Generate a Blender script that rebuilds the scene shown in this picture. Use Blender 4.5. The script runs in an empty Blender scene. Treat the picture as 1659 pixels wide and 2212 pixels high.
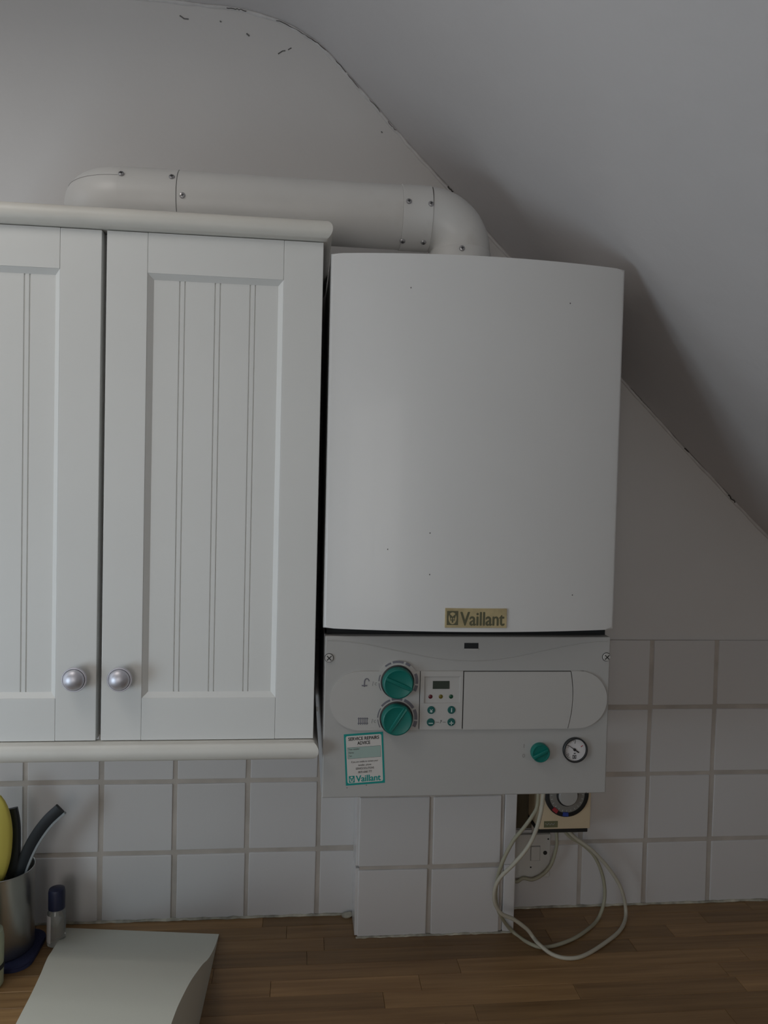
import bpy, bmesh, math, random
from mathutils import Vector, Matrix, noise

random.seed(7)
PI = math.pi
scene = bpy.context.scene
col = scene.collection

# ------------------------------------------------------------------ camera
CAM = Vector((-0.0820, -1.4537, 1.7173))
R_ = Vector((0.99435812, -0.10335304, 0.02387631))
U_ = Vector((-0.02060661, 0.03258935, 0.99925637))
F_ = Vector((0.1040543, 0.9941107, -0.03027573))
FPX = 1660.0
cd = bpy.data.cameras.new('camera')
cam = bpy.data.objects.new('camera', cd)
col.objects.link(cam)
cd.sensor_fit = 'HORIZONTAL'
cd.sensor_width = 36.0
cd.lens = FPX * 36.0 / 1659.0
cd.clip_start = 0.02
cam.matrix_world = Matrix(((R_.x, U_.x, -F_.x, CAM.x), (R_.y, U_.y, -F_.y, CAM.y), (R_.z, U_.z, -F_.z, CAM.z), (0, 0, 0, 1)))
scene.camera = cam

# ------------------------------------------------------------------ light
XL, XR, YF = -1.20, 1.35, -3.4          # left wall, right wall, wall behind the camera
WIN_A = (-1.75, -0.75, 1.00, 1.62)      # wide window in the left wall: y0, y1, z0, z1
WIN_ADDED = (-0.64, -0.14, 1.00, 2.45)      # tall narrow window added by the corner to brighten the left side
WIN_C = (-1.15, -0.25, 1.00, 2.25)      # window in the wall behind the viewer: x0, x1, z0, z1
CEIL_FILL = (-1.08, -0.52, -1.18, -0.62)     # fill lamp added under the closed ceiling: x0, x1, y0, y1
world = bpy.data.worlds.new('world')
scene.world = world
world.use_nodes = True
bg = world.node_tree.nodes['Background']
bg.inputs['Color'].default_value = (0.80, 0.89, 1.0, 1)
bg.inputs['Strength'].default_value = 1.15

def area_light(name, loc, direction, sx, sy, energy, color):
    ld = bpy.data.lights.new(name, 'AREA')
    ld.shape = 'RECTANGLE'
    ld.size, ld.size_y = sx, sy
    ld.energy = energy
    ld.color = color
    o = bpy.data.objects.new(name, ld)
    col.objects.link(o)
    o.location = loc
    o.rotation_euler = Vector(direction).to_track_quat('-Z', 'Y').to_euler()
    return o

# daylight standing in each window, plus the added corner and ceiling fill
SKY = (0.70, 0.87, 1.0)
for nm, (a0, a1, b0, b1), watts in (('wide_window_daylight', WIN_A, 8.4), ('corner_fill', WIN_ADDED, 0.5)):
    area_light(nm, (XL - 0.04, (a0 + a1) / 2, (b0 + b1) / 2), (1, 0, 0), b1 - b0 - 0.1, a1 - a0 - 0.1, watts, SKY)
area_light('rear_window_daylight', ((WIN_C[0] + WIN_C[1]) / 2, YF - 0.04, (WIN_C[2] + WIN_C[3]) / 2), (0, 1, 0),
           WIN_C[1] - WIN_C[0] - 0.1, WIN_C[3] - WIN_C[2] - 0.1, 6.1, (1.0, 0.91, 0.80))
area_light('ceiling_fill', ((CEIL_FILL[0] + CEIL_FILL[1]) / 2, (CEIL_FILL[2] + CEIL_FILL[3]) / 2, 2.572), (0, 0, -1),
           CEIL_FILL[1] - CEIL_FILL[0] - 0.1, CEIL_FILL[3] - CEIL_FILL[2] - 0.1, 3.0, (1.0, 0.96, 0.90))

vs = scene.view_settings
vs.view_transform = 'Standard'
vs.look = 'None'
vs.gamma = 1.0
vs.use_curve_mapping = False
vs.exposure = 0.0
scene.cycles.max_bounces = 6
scene.cycles.adaptive_threshold = 0.02
scene.cycles.caustics_reflective = False
scene.cycles.caustics_refractive = False

# ------------------------------------------------------------------ materials
def mat(name, color, rough=0.5, metal=0.0, var=0.0, vscale=8.0, bump=0.0, bscale=200.0, bdist=0.001,
        spec=0.5, coat=0.0, rnd=0.0, stains=None, trans=0.0, sss=0.0):
    m = bpy.data.materials.new(name)
    m.use_nodes = True
    nt = m.node_tree
    b = nt.nodes['Principled BSDF']
    b.inputs['Base Color'].default_value = (*color, 1)
    b.inputs['Roughness'].default_value = rough
    b.inputs['Metallic'].default_value = metal
    b.inputs['Specular IOR Level'].default_value = spec
    b.inputs['Coat Weight'].default_value = coat
    b.inputs['Transmission Weight'].default_value = trans
    tc = nt.nodes.new('ShaderNodeTexCoord')
    src = None
    if var > 0 or rnd > 0 or stains:
        rgb = nt.nodes.new('ShaderNodeRGB')
        rgb.outputs[0].default_value = (*color, 1)
        src = rgb.outputs[0]
    if var > 0:
        n = nt.nodes.new('ShaderNodeTexNoise')
        n.inputs['Scale'].default_value = vscale
        n.inputs['Detail'].default_value = 5
        nt.links.new(tc.outputs['Object'], n.inputs['Vector'])
        mr = nt.nodes.new('ShaderNodeMapRange')
        mr.inputs['From Min'].default_value = 0.3
        mr.inputs['From Max'].default_value = 0.7
        mr.inputs['To Min'].default_value = 1 - var
        mr.inputs['To Max'].default_value = 1 + var
        nt.links.new(n.outputs['Fac'], mr.inputs['Value'])
        mx = nt.nodes.new('ShaderNodeMix')
        mx.data_type = 'RGBA'
        mx.blend_type = 'MULTIPLY'
        mx.inputs['Factor'].default_value = 1
        nt.links.new(src, mx.inputs['A'])
        nt.links.new(mr.outputs['Result'], mx.inputs['B'])
        src = mx.outputs['Result']
    if stains:
        scol, lo, hi, ssc = stains
        n = nt.nodes.new('ShaderNodeTexNoise')
        n.inputs['Scale'].default_value = ssc
        n.inputs['Detail'].default_value = 6
        nt.links.new(tc.outputs['Object'], n.inputs['Vector'])
        mr = nt.nodes.new('ShaderNodeMapRange')
        mr.inputs['From Min'].default_value = lo
        mr.inputs['From Max'].default_value = hi
        nt.links.new(n.outputs['Fac'], mr.inputs['Value'])
        mx = nt.nodes.new('ShaderNodeMix')
        mx.data_type = 'RGBA'
        nt.links.new(mr.outputs['Result'], mx.inputs['Factor'])
        nt.links.new(src, mx.inputs['A'])
        mx.inputs['B'].default_value = (*scol, 1)
        src = mx.outputs['Result']
    if rnd > 0:
        oi = nt.nodes.new('ShaderNodeObjectInfo')
        mr = nt.nodes.new('ShaderNodeMapRange')
        mr.inputs['To Min'].default_value = 1 - rnd
        mr.inputs['To Max'].default_value = 1 + rnd
        nt.links.new(oi.outputs['Random'], mr.inputs['Value'])
        mx = nt.nodes.new('ShaderNodeMix')
        mx.data_type = 'RGBA'
        mx.blend_type = 'MULTIPLY'
        mx.inputs['Factor'].default_value = 1
        nt.links.new(src, mx.inputs['A'])
        nt.links.new(mr.outputs['Result'], mx.inputs['B'])
        src = mx.outputs['Result']
    if src is not None:
        nt.links.new(src, b.inputs['Base Color'])
    if bump > 0:
        n = nt.nodes.new('ShaderNodeTexNoise')
        n.inputs['Scale'].default_value = bscale
        n.inputs['Detail'].default_value = 3
        nt.links.new(tc.outputs['Object'], n.inputs['Vector'])
        bp = nt.nodes.new('ShaderNodeBump')
        bp.inputs['Strength'].default_value = bump
        bp.inputs['Distance'].default_value = bdist
        nt.links.new(n.outputs['Fac'], bp.inputs['Height'])
        nt.links.new(bp.outputs['Normal'], b.inputs['Normal'])
    return m

M = {}
M['wall'] = mat('wall_paint', (0.68, 0.66, 0.645), 0.75, var=0.03, vscale=3, bump=0.25, bscale=60, bdist=0.002, spec=0.2)
M['ceiling'] = mat('ceiling_paint', (0.60, 0.575, 0.57), 0.8, var=0.03, vscale=3, bump=0.3, bscale=40, bdist=0.003, spec=0.2)
M['caulk'] = mat('caulk', (0.60, 0.58, 0.57), 0.6, var=0.1, vscale=40)
M['crack'] = mat('crack', (0.06, 0.055, 0.05), 0.9)
M['scuff'] = mat('scuff', (0.16, 0.155, 0.15), 0.9)
M['wall_warm'] = mat('warm_wall_paint', (0.50, 0.42, 0.32), 0.8, var=0.03, vscale=3)
M['floor'] = mat('floor_lino', (0.14, 0.10, 0.07), 0.5, var=0.1)
M['tile'] = mat('white_glazed_tile', (0.66, 0.645, 0.64), 0.16, bump=0.25, bscale=14, bdist=0.004, rnd=0.025)
M['grout'] = mat('beige_grout', (0.50, 0.455, 0.41), 0.9, var=0.16, vscale=14, bump=0.4, bscale=300, bdist=0.0008, spec=0.1)
M['sealant'] = mat('dirty_sealant', (0.42, 0.40, 0.33), 0.5, var=0.5, vscale=45, bump=0.5, bscale=120, bdist=0.002)
M['door'] = mat('cream_cabinet_foil', (0.735, 0.735, 0.715), 0.42, var=0.015, vscale=5, bump=0.05, bscale=400, bdist=0.0004)
M['cornice'] = mat('cream_cornice', (0.68, 0.66, 0.61), 0.45, var=0.05, vscale=9)
M['carcass'] = mat('cabinet_carcass', (0.55, 0.55, 0.54), 0.5)
M['knob_metal'] = mat('satin_nickel', (0.62, 0.61, 0.66), 0.44, metal=0.85)
M['boiler'] = mat('boiler_white_enamel', (0.71, 0.705, 0.695), 0.33, coat=0.08, bump=0.04, bscale=500, bdist=0.0003, var=0.01)
M['panel'] = mat('boiler_grey_plastic', (0.42, 0.41, 0.395), 0.55, bump=0.12, bscale=900, bdist=0.0003)
M['plate'] = mat('boiler_light_plastic', (0.47, 0.455, 0.435), 0.5, bump=0.08, bscale=900, bdist=0.0003)
M['case'] = mat('boiler_case_metal', (0.55, 0.56, 0.58), 0.35, metal=0.3)
M['dark'] = mat('dark_interior', (0.012, 0.014, 0.016), 0.8)
M['black'] = mat('black_plastic', (0.015, 0.017, 0.018), 0.45)
M['green'] = mat('teal_plastic', (0.0, 0.145, 0.118), 0.42)
M['green_button'] = mat('dark_teal_rubber', (0.004, 0.095, 0.085), 0.5)
M['print_grey'] = mat('grey_print', (0.16, 0.155, 0.18), 0.6)
M['print_faint'] = mat('faint_print', (0.27, 0.26, 0.25), 0.6)
M['print_black'] = mat('black_print', (0.012, 0.012, 0.012), 0.6)
M['print_white'] = mat('white_print', (0.6, 0.65, 0.62), 0.6)
M['print_small'] = mat('small_dark_print', (0.09, 0.085, 0.08), 0.6)
M['sticker_green'] = mat('sticker_teal', (0.0, 0.26, 0.23), 0.5)
M['sticker_white'] = mat('sticker_white', (0.60, 0.57, 0.54), 0.5)
M['sticker_pale'] = mat('sticker_pale_green', (0.33, 0.43, 0.39), 0.5)
M['badge'] = mat('badge_aged_gold', (0.46, 0.37, 0.20), 0.45, var=0.25, vscale=30)
M['badge_print'] = mat('badge_olive_print', (0.105, 0.10, 0.055), 0.5)
M['lcd'] = mat('lcd_glass', (0.045, 0.055, 0.042), 0.2)
M['led_red'] = mat('led_red', (0.10, 0.012, 0.02), 0.3)
M['led_yellow'] = mat('led_yellow', (0.14, 0.11, 0.015), 0.3)
M['led_green'] = mat('led_green', (0.012, 0.07, 0.035), 0.3)
M['screw'] = mat('screw_metal', (0.45, 0.44, 0.45), 0.35, metal=0.9)
M['gauge_face'] = mat('gauge_white', (0.66, 0.64, 0.64), 0.4)
M['gauge_red'] = mat('gauge_red', (0.35, 0.03, 0.03), 0.5)
M['pipe'] = mat('flue_white_paint', (0.66, 0.65, 0.63), 0.38, var=0.03, vscale=12, stains=((0.45, 0.41, 0.36), 0.62, 0.9, 7.0))
M['timer'] = mat('timer_cream_plastic', (0.64, 0.52, 0.35), 0.5)
M['timer_dial'] = mat('timer_grey_dial', (0.22, 0.21, 0.19), 0.5)
M['timer_knob'] = mat('timer_light_knob', (0.42, 0.41, 0.39), 0.4)
M['timer_label'] = mat('timer_olive_label', (0.15, 0.15, 0.08), 0.5)
M['timer_red'] = mat('timer_red_tab', (0.35, 0.03, 0.04), 0.5)
M['timer_blue'] = mat('timer_blue_tab', (0.03, 0.06, 0.30), 0.5)
M['spur'] = mat('white_electric_plastic', (0.62, 0.61, 0.58), 0.4)
M['cable'] = mat('white_pvc_cable', (0.52, 0.49, 0.40), 0.5, var=0.05, vscale=20)
M['cable_aged'] = mat('aged_pvc_cable', (0.40, 0.38, 0.28), 0.5, var=0.05, vscale=20)
M['brown'] = mat('bare_brown_board', (0.12, 0.10, 0.065), 0.9, var=0.2, vscale=20)
M['bin'] = mat('cream_plastic', (0.72, 0.72, 0.63), 0.5, bump=0.06, bscale=500, bdist=0.0004)
M['steel'] = mat('brushed_steel', (0.50, 0.51, 0.50), 0.32, metal=1.0, bump=0.05, bscale=80)
M['utensil_black'] = mat('black_nylon', (0.012, 0.016, 0.020), 0.55)
M['utensil_edge'] = mat('grey_edge', (0.32, 0.35, 0.36), 0.5)
M['yellow'] = mat('yellow_plastic', (0.70, 0.60, 0.12), 0.4)
M['navy'] = mat('navy_plastic', (0.012, 0.016, 0.05), 0.4)
M['navy_cloth'] = mat('navy_cloth', (0.02, 0.024, 0.075), 0.9, bump=0.4, bscale=250)
M['bottle'] = mat('clear_plastic', (0.75, 0.78, 0.76), 0.12, trans=0.75)
M['label'] = mat('white_paper_label', (0.62, 0.60, 0.60), 0.6)
M['soap'] = mat('pale_green_plastic', (0.42, 0.46, 0.33), 0.4)

def wood_mat():
    m = bpy.data.materials.new('oiled_wood_stave')
    m.use_nodes = True
    nt = m.node_tree
    b = nt.nodes['Principled BSDF']
    b.inputs['Roughness'].default_value = 0.42
    tc = nt.nodes.new('ShaderNodeTexCoord')
    oi = nt.nodes.new('ShaderNodeObjectInfo')
    mp = nt.nodes.new('ShaderNodeMapping')
    mp.inputs['Scale'].default_value = (3.0, 60.0, 60.0)
    nt.links.new(tc.outputs['Object'], mp.inputs['Vector'])
    cmb = nt.nodes.new('ShaderNodeCombineXYZ')
    mul = nt.nodes.new('ShaderNodeMath')
    mul.operation = 'MULTIPLY'
    mul.inputs[1].default_value = 37.0
    nt.links.new(oi.outputs['Random'], mul.inputs[0])
    nt.links.new(mul.outputs[0], cmb.inputs[0])
    nt.links.new(mul.outputs[0], cmb.inputs[1])
    nt.links.new(cmb.outputs[0], mp.inputs['Location'])
    n = nt.nodes.new('ShaderNodeTexNoise')
    n.inputs['Scale'].default_value = 1.6
    n.inputs['Detail'].default_value = 6
    nt.links.new(mp.outputs['Vector'], n.inputs['Vector'])
    cr = nt.nodes.new('ShaderNodeValToRGB')
    cr.color_ramp.elements[0].position = 0.25
    cr.color_ramp.elements[0].color = (0.205, 0.110, 0.044, 1)
    cr.color_ramp.elements[1].position = 0.8
    cr.color_ramp.elements[1].color = (0.38, 0.225, 0.098, 1)
    nt.links.new(n.outputs['Fac'], cr.inputs['Fac'])
    mr = nt.nodes.new('ShaderNodeMapRange')
    mr.inputs['To Min'].default_value = 0.74
    mr.inputs['To Max'].default_value = 1.24
    nt.links.new(oi.outputs['Random'], mr.inputs['Value'])
    mx = nt.nodes.new('ShaderNodeMix')
    mx.data_type = 'RGBA'
    mx.blend_type = 'MULTIPLY'
    mx.inputs['Factor'].default_value = 1
    nt.links.new(cr.outputs['Color'], mx.inputs['A'])
    nt.links.new(mr.outputs['Result'], mx.inputs['B'])
    nt.links.new(mx.outputs['Result'], b.inputs['Base Color'])
    bp = nt.nodes.new('ShaderNodeBump')
    bp.inputs['Strength'].default_value = 0.15
    bp.inputs['Distance'].default_value = 0.0006
    nt.links.new(n.outputs['Fac'], bp.inputs['Height'])
    nt.links.new(bp.outputs['Normal'], b.inputs['Normal'])
    return m
M['wood'] = wood_mat()

# ------------------------------------------------------------------ object helpers
WEIGHTED = {'stile', 'rail', 'tile', 'front_cover', 'control_panel', 'trim_1', 'housing', 'plate', 'rocker', 'fascia_left', 'fascia_flap', 'fascia_end', 'dial_rim', 'base_strip'}
ORG = {}      # world origin of every object that can be a parent

def empty(name, loc):
    o = bpy.data.objects.new(name, None)
    o.empty_display_size = 0.05
    col.objects.link(o)
    o.location = loc
    ORG[o.name] = Vector(loc)
    return o

def tag(o, label=None, cat=None, group=None, kind=None):
    if label: o['label'] = label
    if cat: o['category'] = cat
    if group: o['group'] = group
    if kind: o['kind'] = kind
    return o

def obj(name, bm, m, parent=None, smooth=35.0):
    """link a bmesh given in world coordinates as one mesh object"""
    bmesh.ops.recalc_face_normals(bm, faces=bm.faces[:])
    xs = [v.co for v in bm.verts]
    lo = Vector((min(v.x for v in xs), min(v.y for v in xs), min(v.z for v in xs)))
    hi = Vector((max(v.x for v in xs), max(v.y for v in xs), max(v.z for v in xs)))
    org = Vector(((lo.x + hi.x) / 2, (lo.y + hi.y) / 2, lo.z))
    for v in bm.verts:
        v.co -= org
    me = bpy.data.meshes.new(name)
    bm.to_mesh(me)
    bm.free()
    if smooth:
        for p in me.polygons:
            p.use_smooth = True
        me.set_sharp_from_angle(angle=math.radians(smooth))
        wn = True
    else:
        wn = False
    me.materials.append(M[m])
    o = bpy.data.objects.new(name, me)
    col.objects.link(o)
    if wn and name in WEIGHTED:
        md = o.modifiers.new('weighted_normals', 'WEIGHTED_NORMAL')
        md.keep_sharp = True
        md.weight = 100
    ORG[o.name] = org
    if parent is not None:
        o.parent = parent
        o.location = org - ORG[parent.name]
    else:
        o.location = org
    return o

def add_box(bm, x0, x1, y0, y1, z0, z1, bev=0.0, seg=2):
    x0, x1 = min(x0, x1), max(x0, x1)
    y0, y1 = min(y0, y1), max(y0, y1)
    z0, z1 = min(z0, z1), max(z0, z1)
    vs = [bm.verts.new(c) for c in ((x0, y0, z0), (x1, y0, z0), (x1, y1, z0), (x0, y1, z0),
                                    (x0, y0, z1), (x1, y0, z1), (x1, y1, z1), (x0, y1, z1))]
    fs = [bm.faces.new([vs[i] for i in q]) for q in ((0, 3, 2, 1), (4, 5, 6, 7), (0, 1, 5, 4), (1, 2, 6, 5), (2, 3, 7, 6), (3, 0, 4, 7))]
    if bev > 0:
        es = list({e for f in fs for e in f.edges})
        bmesh.ops.bevel(bm, geom=es, offset=bev, segments=seg, affect='EDGES', profile=0.5)
    return bm

def box(*a, **k):
    return add_box(bmesh.new(), *a, **k)

def add_prism(bm, poly, axis, a, b):
    """extrude a 2-D polygon; axis 'y': poly in (x,z); axis 'z': poly in (x,y); axis 'x': poly in (y,z)"""
    def P(p, t):
        return {'y': (p[0], t, p[1]), 'z': (p[0], p[1], t), 'x': (t, p[0], p[1])}[axis]
    A = [bm.verts.new(P(p, a)) for p in poly]
    B = [bm.verts.new(P(p, b)) for p in poly]
    n = len(poly)
    fs = [bm.faces.new(A), bm.faces.new(B[::-1])]
    for i in range(n):
        fs.append(bm.faces.new((A[i], B[i], B[(i + 1) % n], A[(i + 1) % n])))
    return A, B, fs

def add_lathe(bm, prof, origin, axis, n=32):
    """prof: list of (radius, height along axis); closed with caps where radius > 0"""
    ax = Vector(axis).normalized()
    t = Vector((0, 0, 1)) if abs(ax.z) < 0.9 else Vector((1, 0, 0))
    u = ax.cross(t).normalized()
    w = ax.cross(u)
    o = Vector(origin)
    rings = []
    for r, h in prof:
        if r < 1e-7:
            rings.append([bm.verts.new(o + ax * h)])
        else:
            rings.append([bm.verts.new(o + ax * h + (u * math.cos(2 * PI * k / n) + w * math.sin(2 * PI * k / n)) * r) for k in range(n)])
    for A, B in zip(rings[:-1], rings[1:]):
        for k in range(n):
            k2 = (k + 1) % n
            if len(A) == 1 and len(B) == 1:
                continue
            if len(A) == 1:
                bm.faces.new((A[0], B[k], B[k2]))
            elif len(B) == 1:
                bm.faces.new((A[k], A[k2], B[0]))
            else:
                bm.faces.new((A[k], A[k2], B[k2], B[k]))
    if len(rings[0]) > 1: bm.faces.new(rings[0])
    if len(rings[-1]) > 1: bm.faces.new(rings[-1])
    return bm

def lathe(*a, **k):
    return add_lathe(bmesh.new(), *a, **k)

def catmull(pts, per=8):
    P = [Vector(p) for p in pts]
    P = [P[0] * 2 - P[1]] + P + [P[-1] * 2 - P[-2]]
    out = []
    for i in range(1, len(P) - 2):
        for k in range(per):
            t = k / per
            a, b, c, d = P[i - 1], P[i], P[i + 1], P[i + 2]
            out.append(0.5 * ((2 * b) + (c - a) * t + (2 * a - 5 * b + 4 * c - d) * t * t + (3 * b - a - 3 * c + d) * t * t * t))
    out.append(P[-2])
    return out

def add_tube(bm, pts, r, n=10, sx=1.0, caps=True):
    """sweep a circle (radius r, or a list of radii) along points"""
    pts = [Vector(p) for p in pts]
    N = len(pts)
    T = [(pts[min(i + 1, N - 1)] - pts[max(i - 1, 0)]).normalized() for i in range(N)]
    ref = Vector((0, 0, 1)) if abs(T[0].z) < 0.9 else Vector((0, 1, 0))
    u = T[0].cross(ref).normalized()
    rings = []
    for i in range(N):
        u = (u - T[i] * u.dot(T[i])).normalized()
        w = T[i].cross(u)
        rr = r[i] if isinstance(r, (list, tuple)) else r
        rings.append([bm.verts.new(pts[i] + (u * math.cos(2 * PI * k / n) * sx + w * math.sin(2 * PI * k / n)) * rr) for k in range(n)])
    for A, B in zip(rings[:-1], rings[1:]):
        for k in range(n):
            bm.faces.new((A[k], A[(k + 1) % n], B[(k + 1) % n], B[k]))
    if caps:
        bm.faces.new(rings[0][::-1])
        bm.faces.new(rings[-1])
    return bm

def tube(*a, **k):
    return add_tube(bmesh.new(), *a, **k)

def text_bm(s, x, z, y, h, width=None, align='CENTER', bold=0.0, rot=0.0, pivot=None, depth=0.00015, flip=False):
    """flat lettering standing on a front face (facing -y); x,z = anchor on the baseline; h = capital height"""
    cu = bpy.data.curves.new('lettering_curve', 'FONT')
    cu.body = s
    cu.align_x = align
    cu.size = 1.0
    cu.resolution_u = 4
    to = bpy.data.objects.new('lettering_tmp', cu)
    col.objects.link(to)
    dg = bpy.context.evaluated_depsgraph_get()
    me = bpy.data.meshes.new_from_object(to.evaluated_get(dg))
    bm = bmesh.new()
    bm.from_mesh(me)
    bpy.data.objects.remove(to)
    bpy.data.curves.remove(cu)
    bpy.data.meshes.remove(me)
    xs = [v.co.x for v in bm.verts]
    sc = h / 0.727
    sxx = sc if width is None else width / (max(xs) - min(xs) + 2 * bold)
    bmesh.ops.triangulate(bm, faces=bm.faces[:])
    flat_v = [v.co.copy() for v in bm.verts]
    flat_f = [[v.index for v in f.verts] for f in bm.faces]
    bm.free()
    out = bmesh.new()
    px, pz = pivot if pivot else (x, z)
    cr, sr = math.cos(rot), math.sin(rot)
    # heavier weights are overlaid strokes, each a hair proud of the last
    shifts = [(0, 0)] if bold <= 0 else [(-bold, 0), (bold, 0), (-bold / 2, 0), (bold / 2, 0), (0, bold * 0.45), (0, -bold * 0.45)]
    for n, (dx, dz) in enumerate(shifts):
        d = depth + n * 0.000006
        fr, bk = [], []
        for c in flat_v:
            X, Z = x + (c.x + dx) * sxx - px, z + (c.y + dz) * sc - pz
            a, b = px + X * cr - Z * sr, pz + X * sr + Z * cr
            fr.append(out.verts.new((a, y - d, b)))
            bk.append(out.verts.new((a, y, b)))
        cnt = {}
        for f in flat_f:
            out.faces.new([fr[k] for k in f])
            for k in range(len(f)):
                e = (f[k], f[(k + 1) % len(f)])
                cnt[e] = cnt.get(e, 0) + 1
        for (a, b) in cnt:
            if (b, a) not in cnt:
                out.faces.new((fr[b], fr[a], bk[a], bk[b]))
    return out

def rot_bm(bm, ang, px, pz):
    c, s = math.cos(ang), math.sin(ang)
    for v in bm.verts:
        X, Z = v.co.x - px, v.co.z - pz
        v.co.x, v.co.z = px + X * c - Z * s, pz + X * s + Z * c
    return bm

def round_rect(x0, x1, z0, z1, r, n=6):
    out = []
    for cx, cz, a0 in ((x1 - r, z1 - r, 0), (x0 + r, z1 - r, 90), (x0 + r, z0 + r, 180), (x1 - r, z0 + r, 270)):
        for k in range(n + 1):
            a = math.radians(a0 + 90 * k / n)
            out.append((cx + r * math.cos(a), cz + r * math.sin(a)))
    return out

def slab(poly, y0, y1, bev=0.0):
    """plate in the xz plane from depth y0 (back) to y1 (front, more negative), its front rim bevelled"""
    bm = bmesh.new()
    A, B, fs = add_prism(bm, poly, 'y', y0, y1)
    if bev > 0:
        bm.edges.ensure_lookup_table()
        es = [e for e in bm.edges if all(abs(v.co.y - y1) < 1e-9 for v in e.verts)]
        bmesh.ops.bevel(bm, geom=es, offset=bev, segments=2, affect='EDGES')
    return bm

def screw(parent, loc, axis, r=0.0045, name='screw', cross=True):
    """pan-head screw with a cross recess"""
    bm = lathe([(r, -0.001), (r, 0.0006), (r * 0.85, 0.0016), (r * 0.5, 0.0022), (0, 0.0024)], loc, axis, n=14)
    o = obj(name, bm, 'screw', parent)
    if cross:
        ax = Vector(axis).normalized()
        t = Vector((0, 0, 1)) if abs(ax.z) < 0.9 else Vector((0, 1, 0))
        u = ax.cross(t).normalized()
        w = ax.cross(u)
        bm = bmesh.new()
        for d in ((u + w * 0.3).normalized(), (w - u * 0.3).normalized()):
            e = ax.cross(d)
            c = Vector(loc)
            vv = []
            for a, b, h in ((-1, -1, 1), (1, -1, 1), (1, 1, 1), (-1, 1, 1), (-1, -1, 0), (1, -1, 0), (1, 1, 0), (-1, 1, 0)):
                vv.append(bm.verts.new(c + d * a * r * 0.55 + e * b * r * 0.12 + ax * (0.0026 if h else 0.0012)))
            for q in ((0, 1, 2, 3), (7, 6, 5, 4), (0, 4, 5, 1), (1, 5, 6, 2), (2, 6, 7, 3), (3, 7, 4, 0)):
                bm.faces.new([vv[i] for i in q])
        sl = obj('cross_slot', bm, 'black', None, smooth=0)
        sl.parent = o
        sl.location = ORG[sl.name] - ORG[o.name]
        if parent is not None and parent.parent is not None:      # never a fourth level
            sl.parent = parent
            sl.location = ORG[sl.name] - ORG[parent.name]
    return o

# ------------------------------------------------------------------ room shell
ZC = 0.90                                   # worktop height
CEIL = catmull([(-0.70, 2.592, 0), (-0.50, 2.592, 0), (-0.372, 2.5915, 0), (-0.29, 2.590, 0), (-0.2319, 2.588, 0), (-0.1816, 2.582, 0), (-0.1308, 2.5685, 0),
                (-0.0965, 2.5515, 0), (-0.062, 2.5295, 0), (-0.0181, 2.487, 0), (0.0261, 2.4426, 0), (0.0708, 2.396, 0), (0.1157, 2.3507, 0),
                (0.1793, 2.2885, 0), (0.2995, 2.1675, 0), (0.5329, 1.9416, 0), (0.666, 1.811, 0), (0.7664, 1.716, 0), (0.8467, 1.642, 0), (1.10, 1.41, 0)], 6)
CEIL = [(p.x, p.y) for p in CEIL]
prof = [(XL - 0.1, 2.592)] + CEIL + [(XR + 0.1, 1.41 - 0.35 * 0.92)]

def ceil_z(x):
    for (a, za), (b, zb) in zip(prof[:-1], prof[1:]):
        if a <= x <= b:
            return za + (zb - za) * (x - a) / (b - a)
    return prof[-1][1]

def rough(x, y, k=1.0):
    return k * (noise.noise(Vector((x * 3.1, y * 3.1, 1.7))) * 0.6 + noise.noise(Vector((x * 9, y * 9, 5.1))) * 0.25)

# back wall: prism with its top following the roof line
bm = bmesh.new()
add_prism(bm, [(XL - 0.1, 0.0), (XR + 0.1, 0.0)] + [(x, z + 0.02) for x, z in prof[::-1]], 'y', 0.0, 0.12)
wall_back = tag(obj('wall_back', bm, 'wall', smooth=0), 'white painted gable wall behind the boiler and cabinet', kind='structure')

# ceiling: a vaulted sheet running from the back wall over the camera, slightly uneven
bm = bmesh.new()
ys = [0.02, 0.0, -0.012, -0.03, -0.06, -0.1, -0.16, -0.24, -0.35, -0.5, -0.7, -0.95, -1.3, -1.8, -2.4, YF - 0.1]
grid = []
for x, z in prof:
    grid.append([bm.verts.new((x + rough(x, y, 0.004), y, z + rough(x + 4, y, 0.006) * min(1.0, max(0.0, -y * 8)))) for y in ys])
topv = []
for i in range(len(prof) - 1):
    for j in range(len(ys) - 1):
        bm.faces.new((grid[i][j], grid[i + 1][j], grid[i + 1][j + 1], grid[i][j + 1]))
ext = bmesh.ops.extrude_face_region(bm, geom=bm.faces[:])
for g in ext['geom']:
    if isinstance(g, bmesh.types.BMVert):
        g.co += Vector((0.04, 0, 0.09))
ceiling = tag(obj('ceiling', bm, 'ceiling', smooth=60), 'white sloping attic ceiling with a rounded crest', kind='structure')

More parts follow.
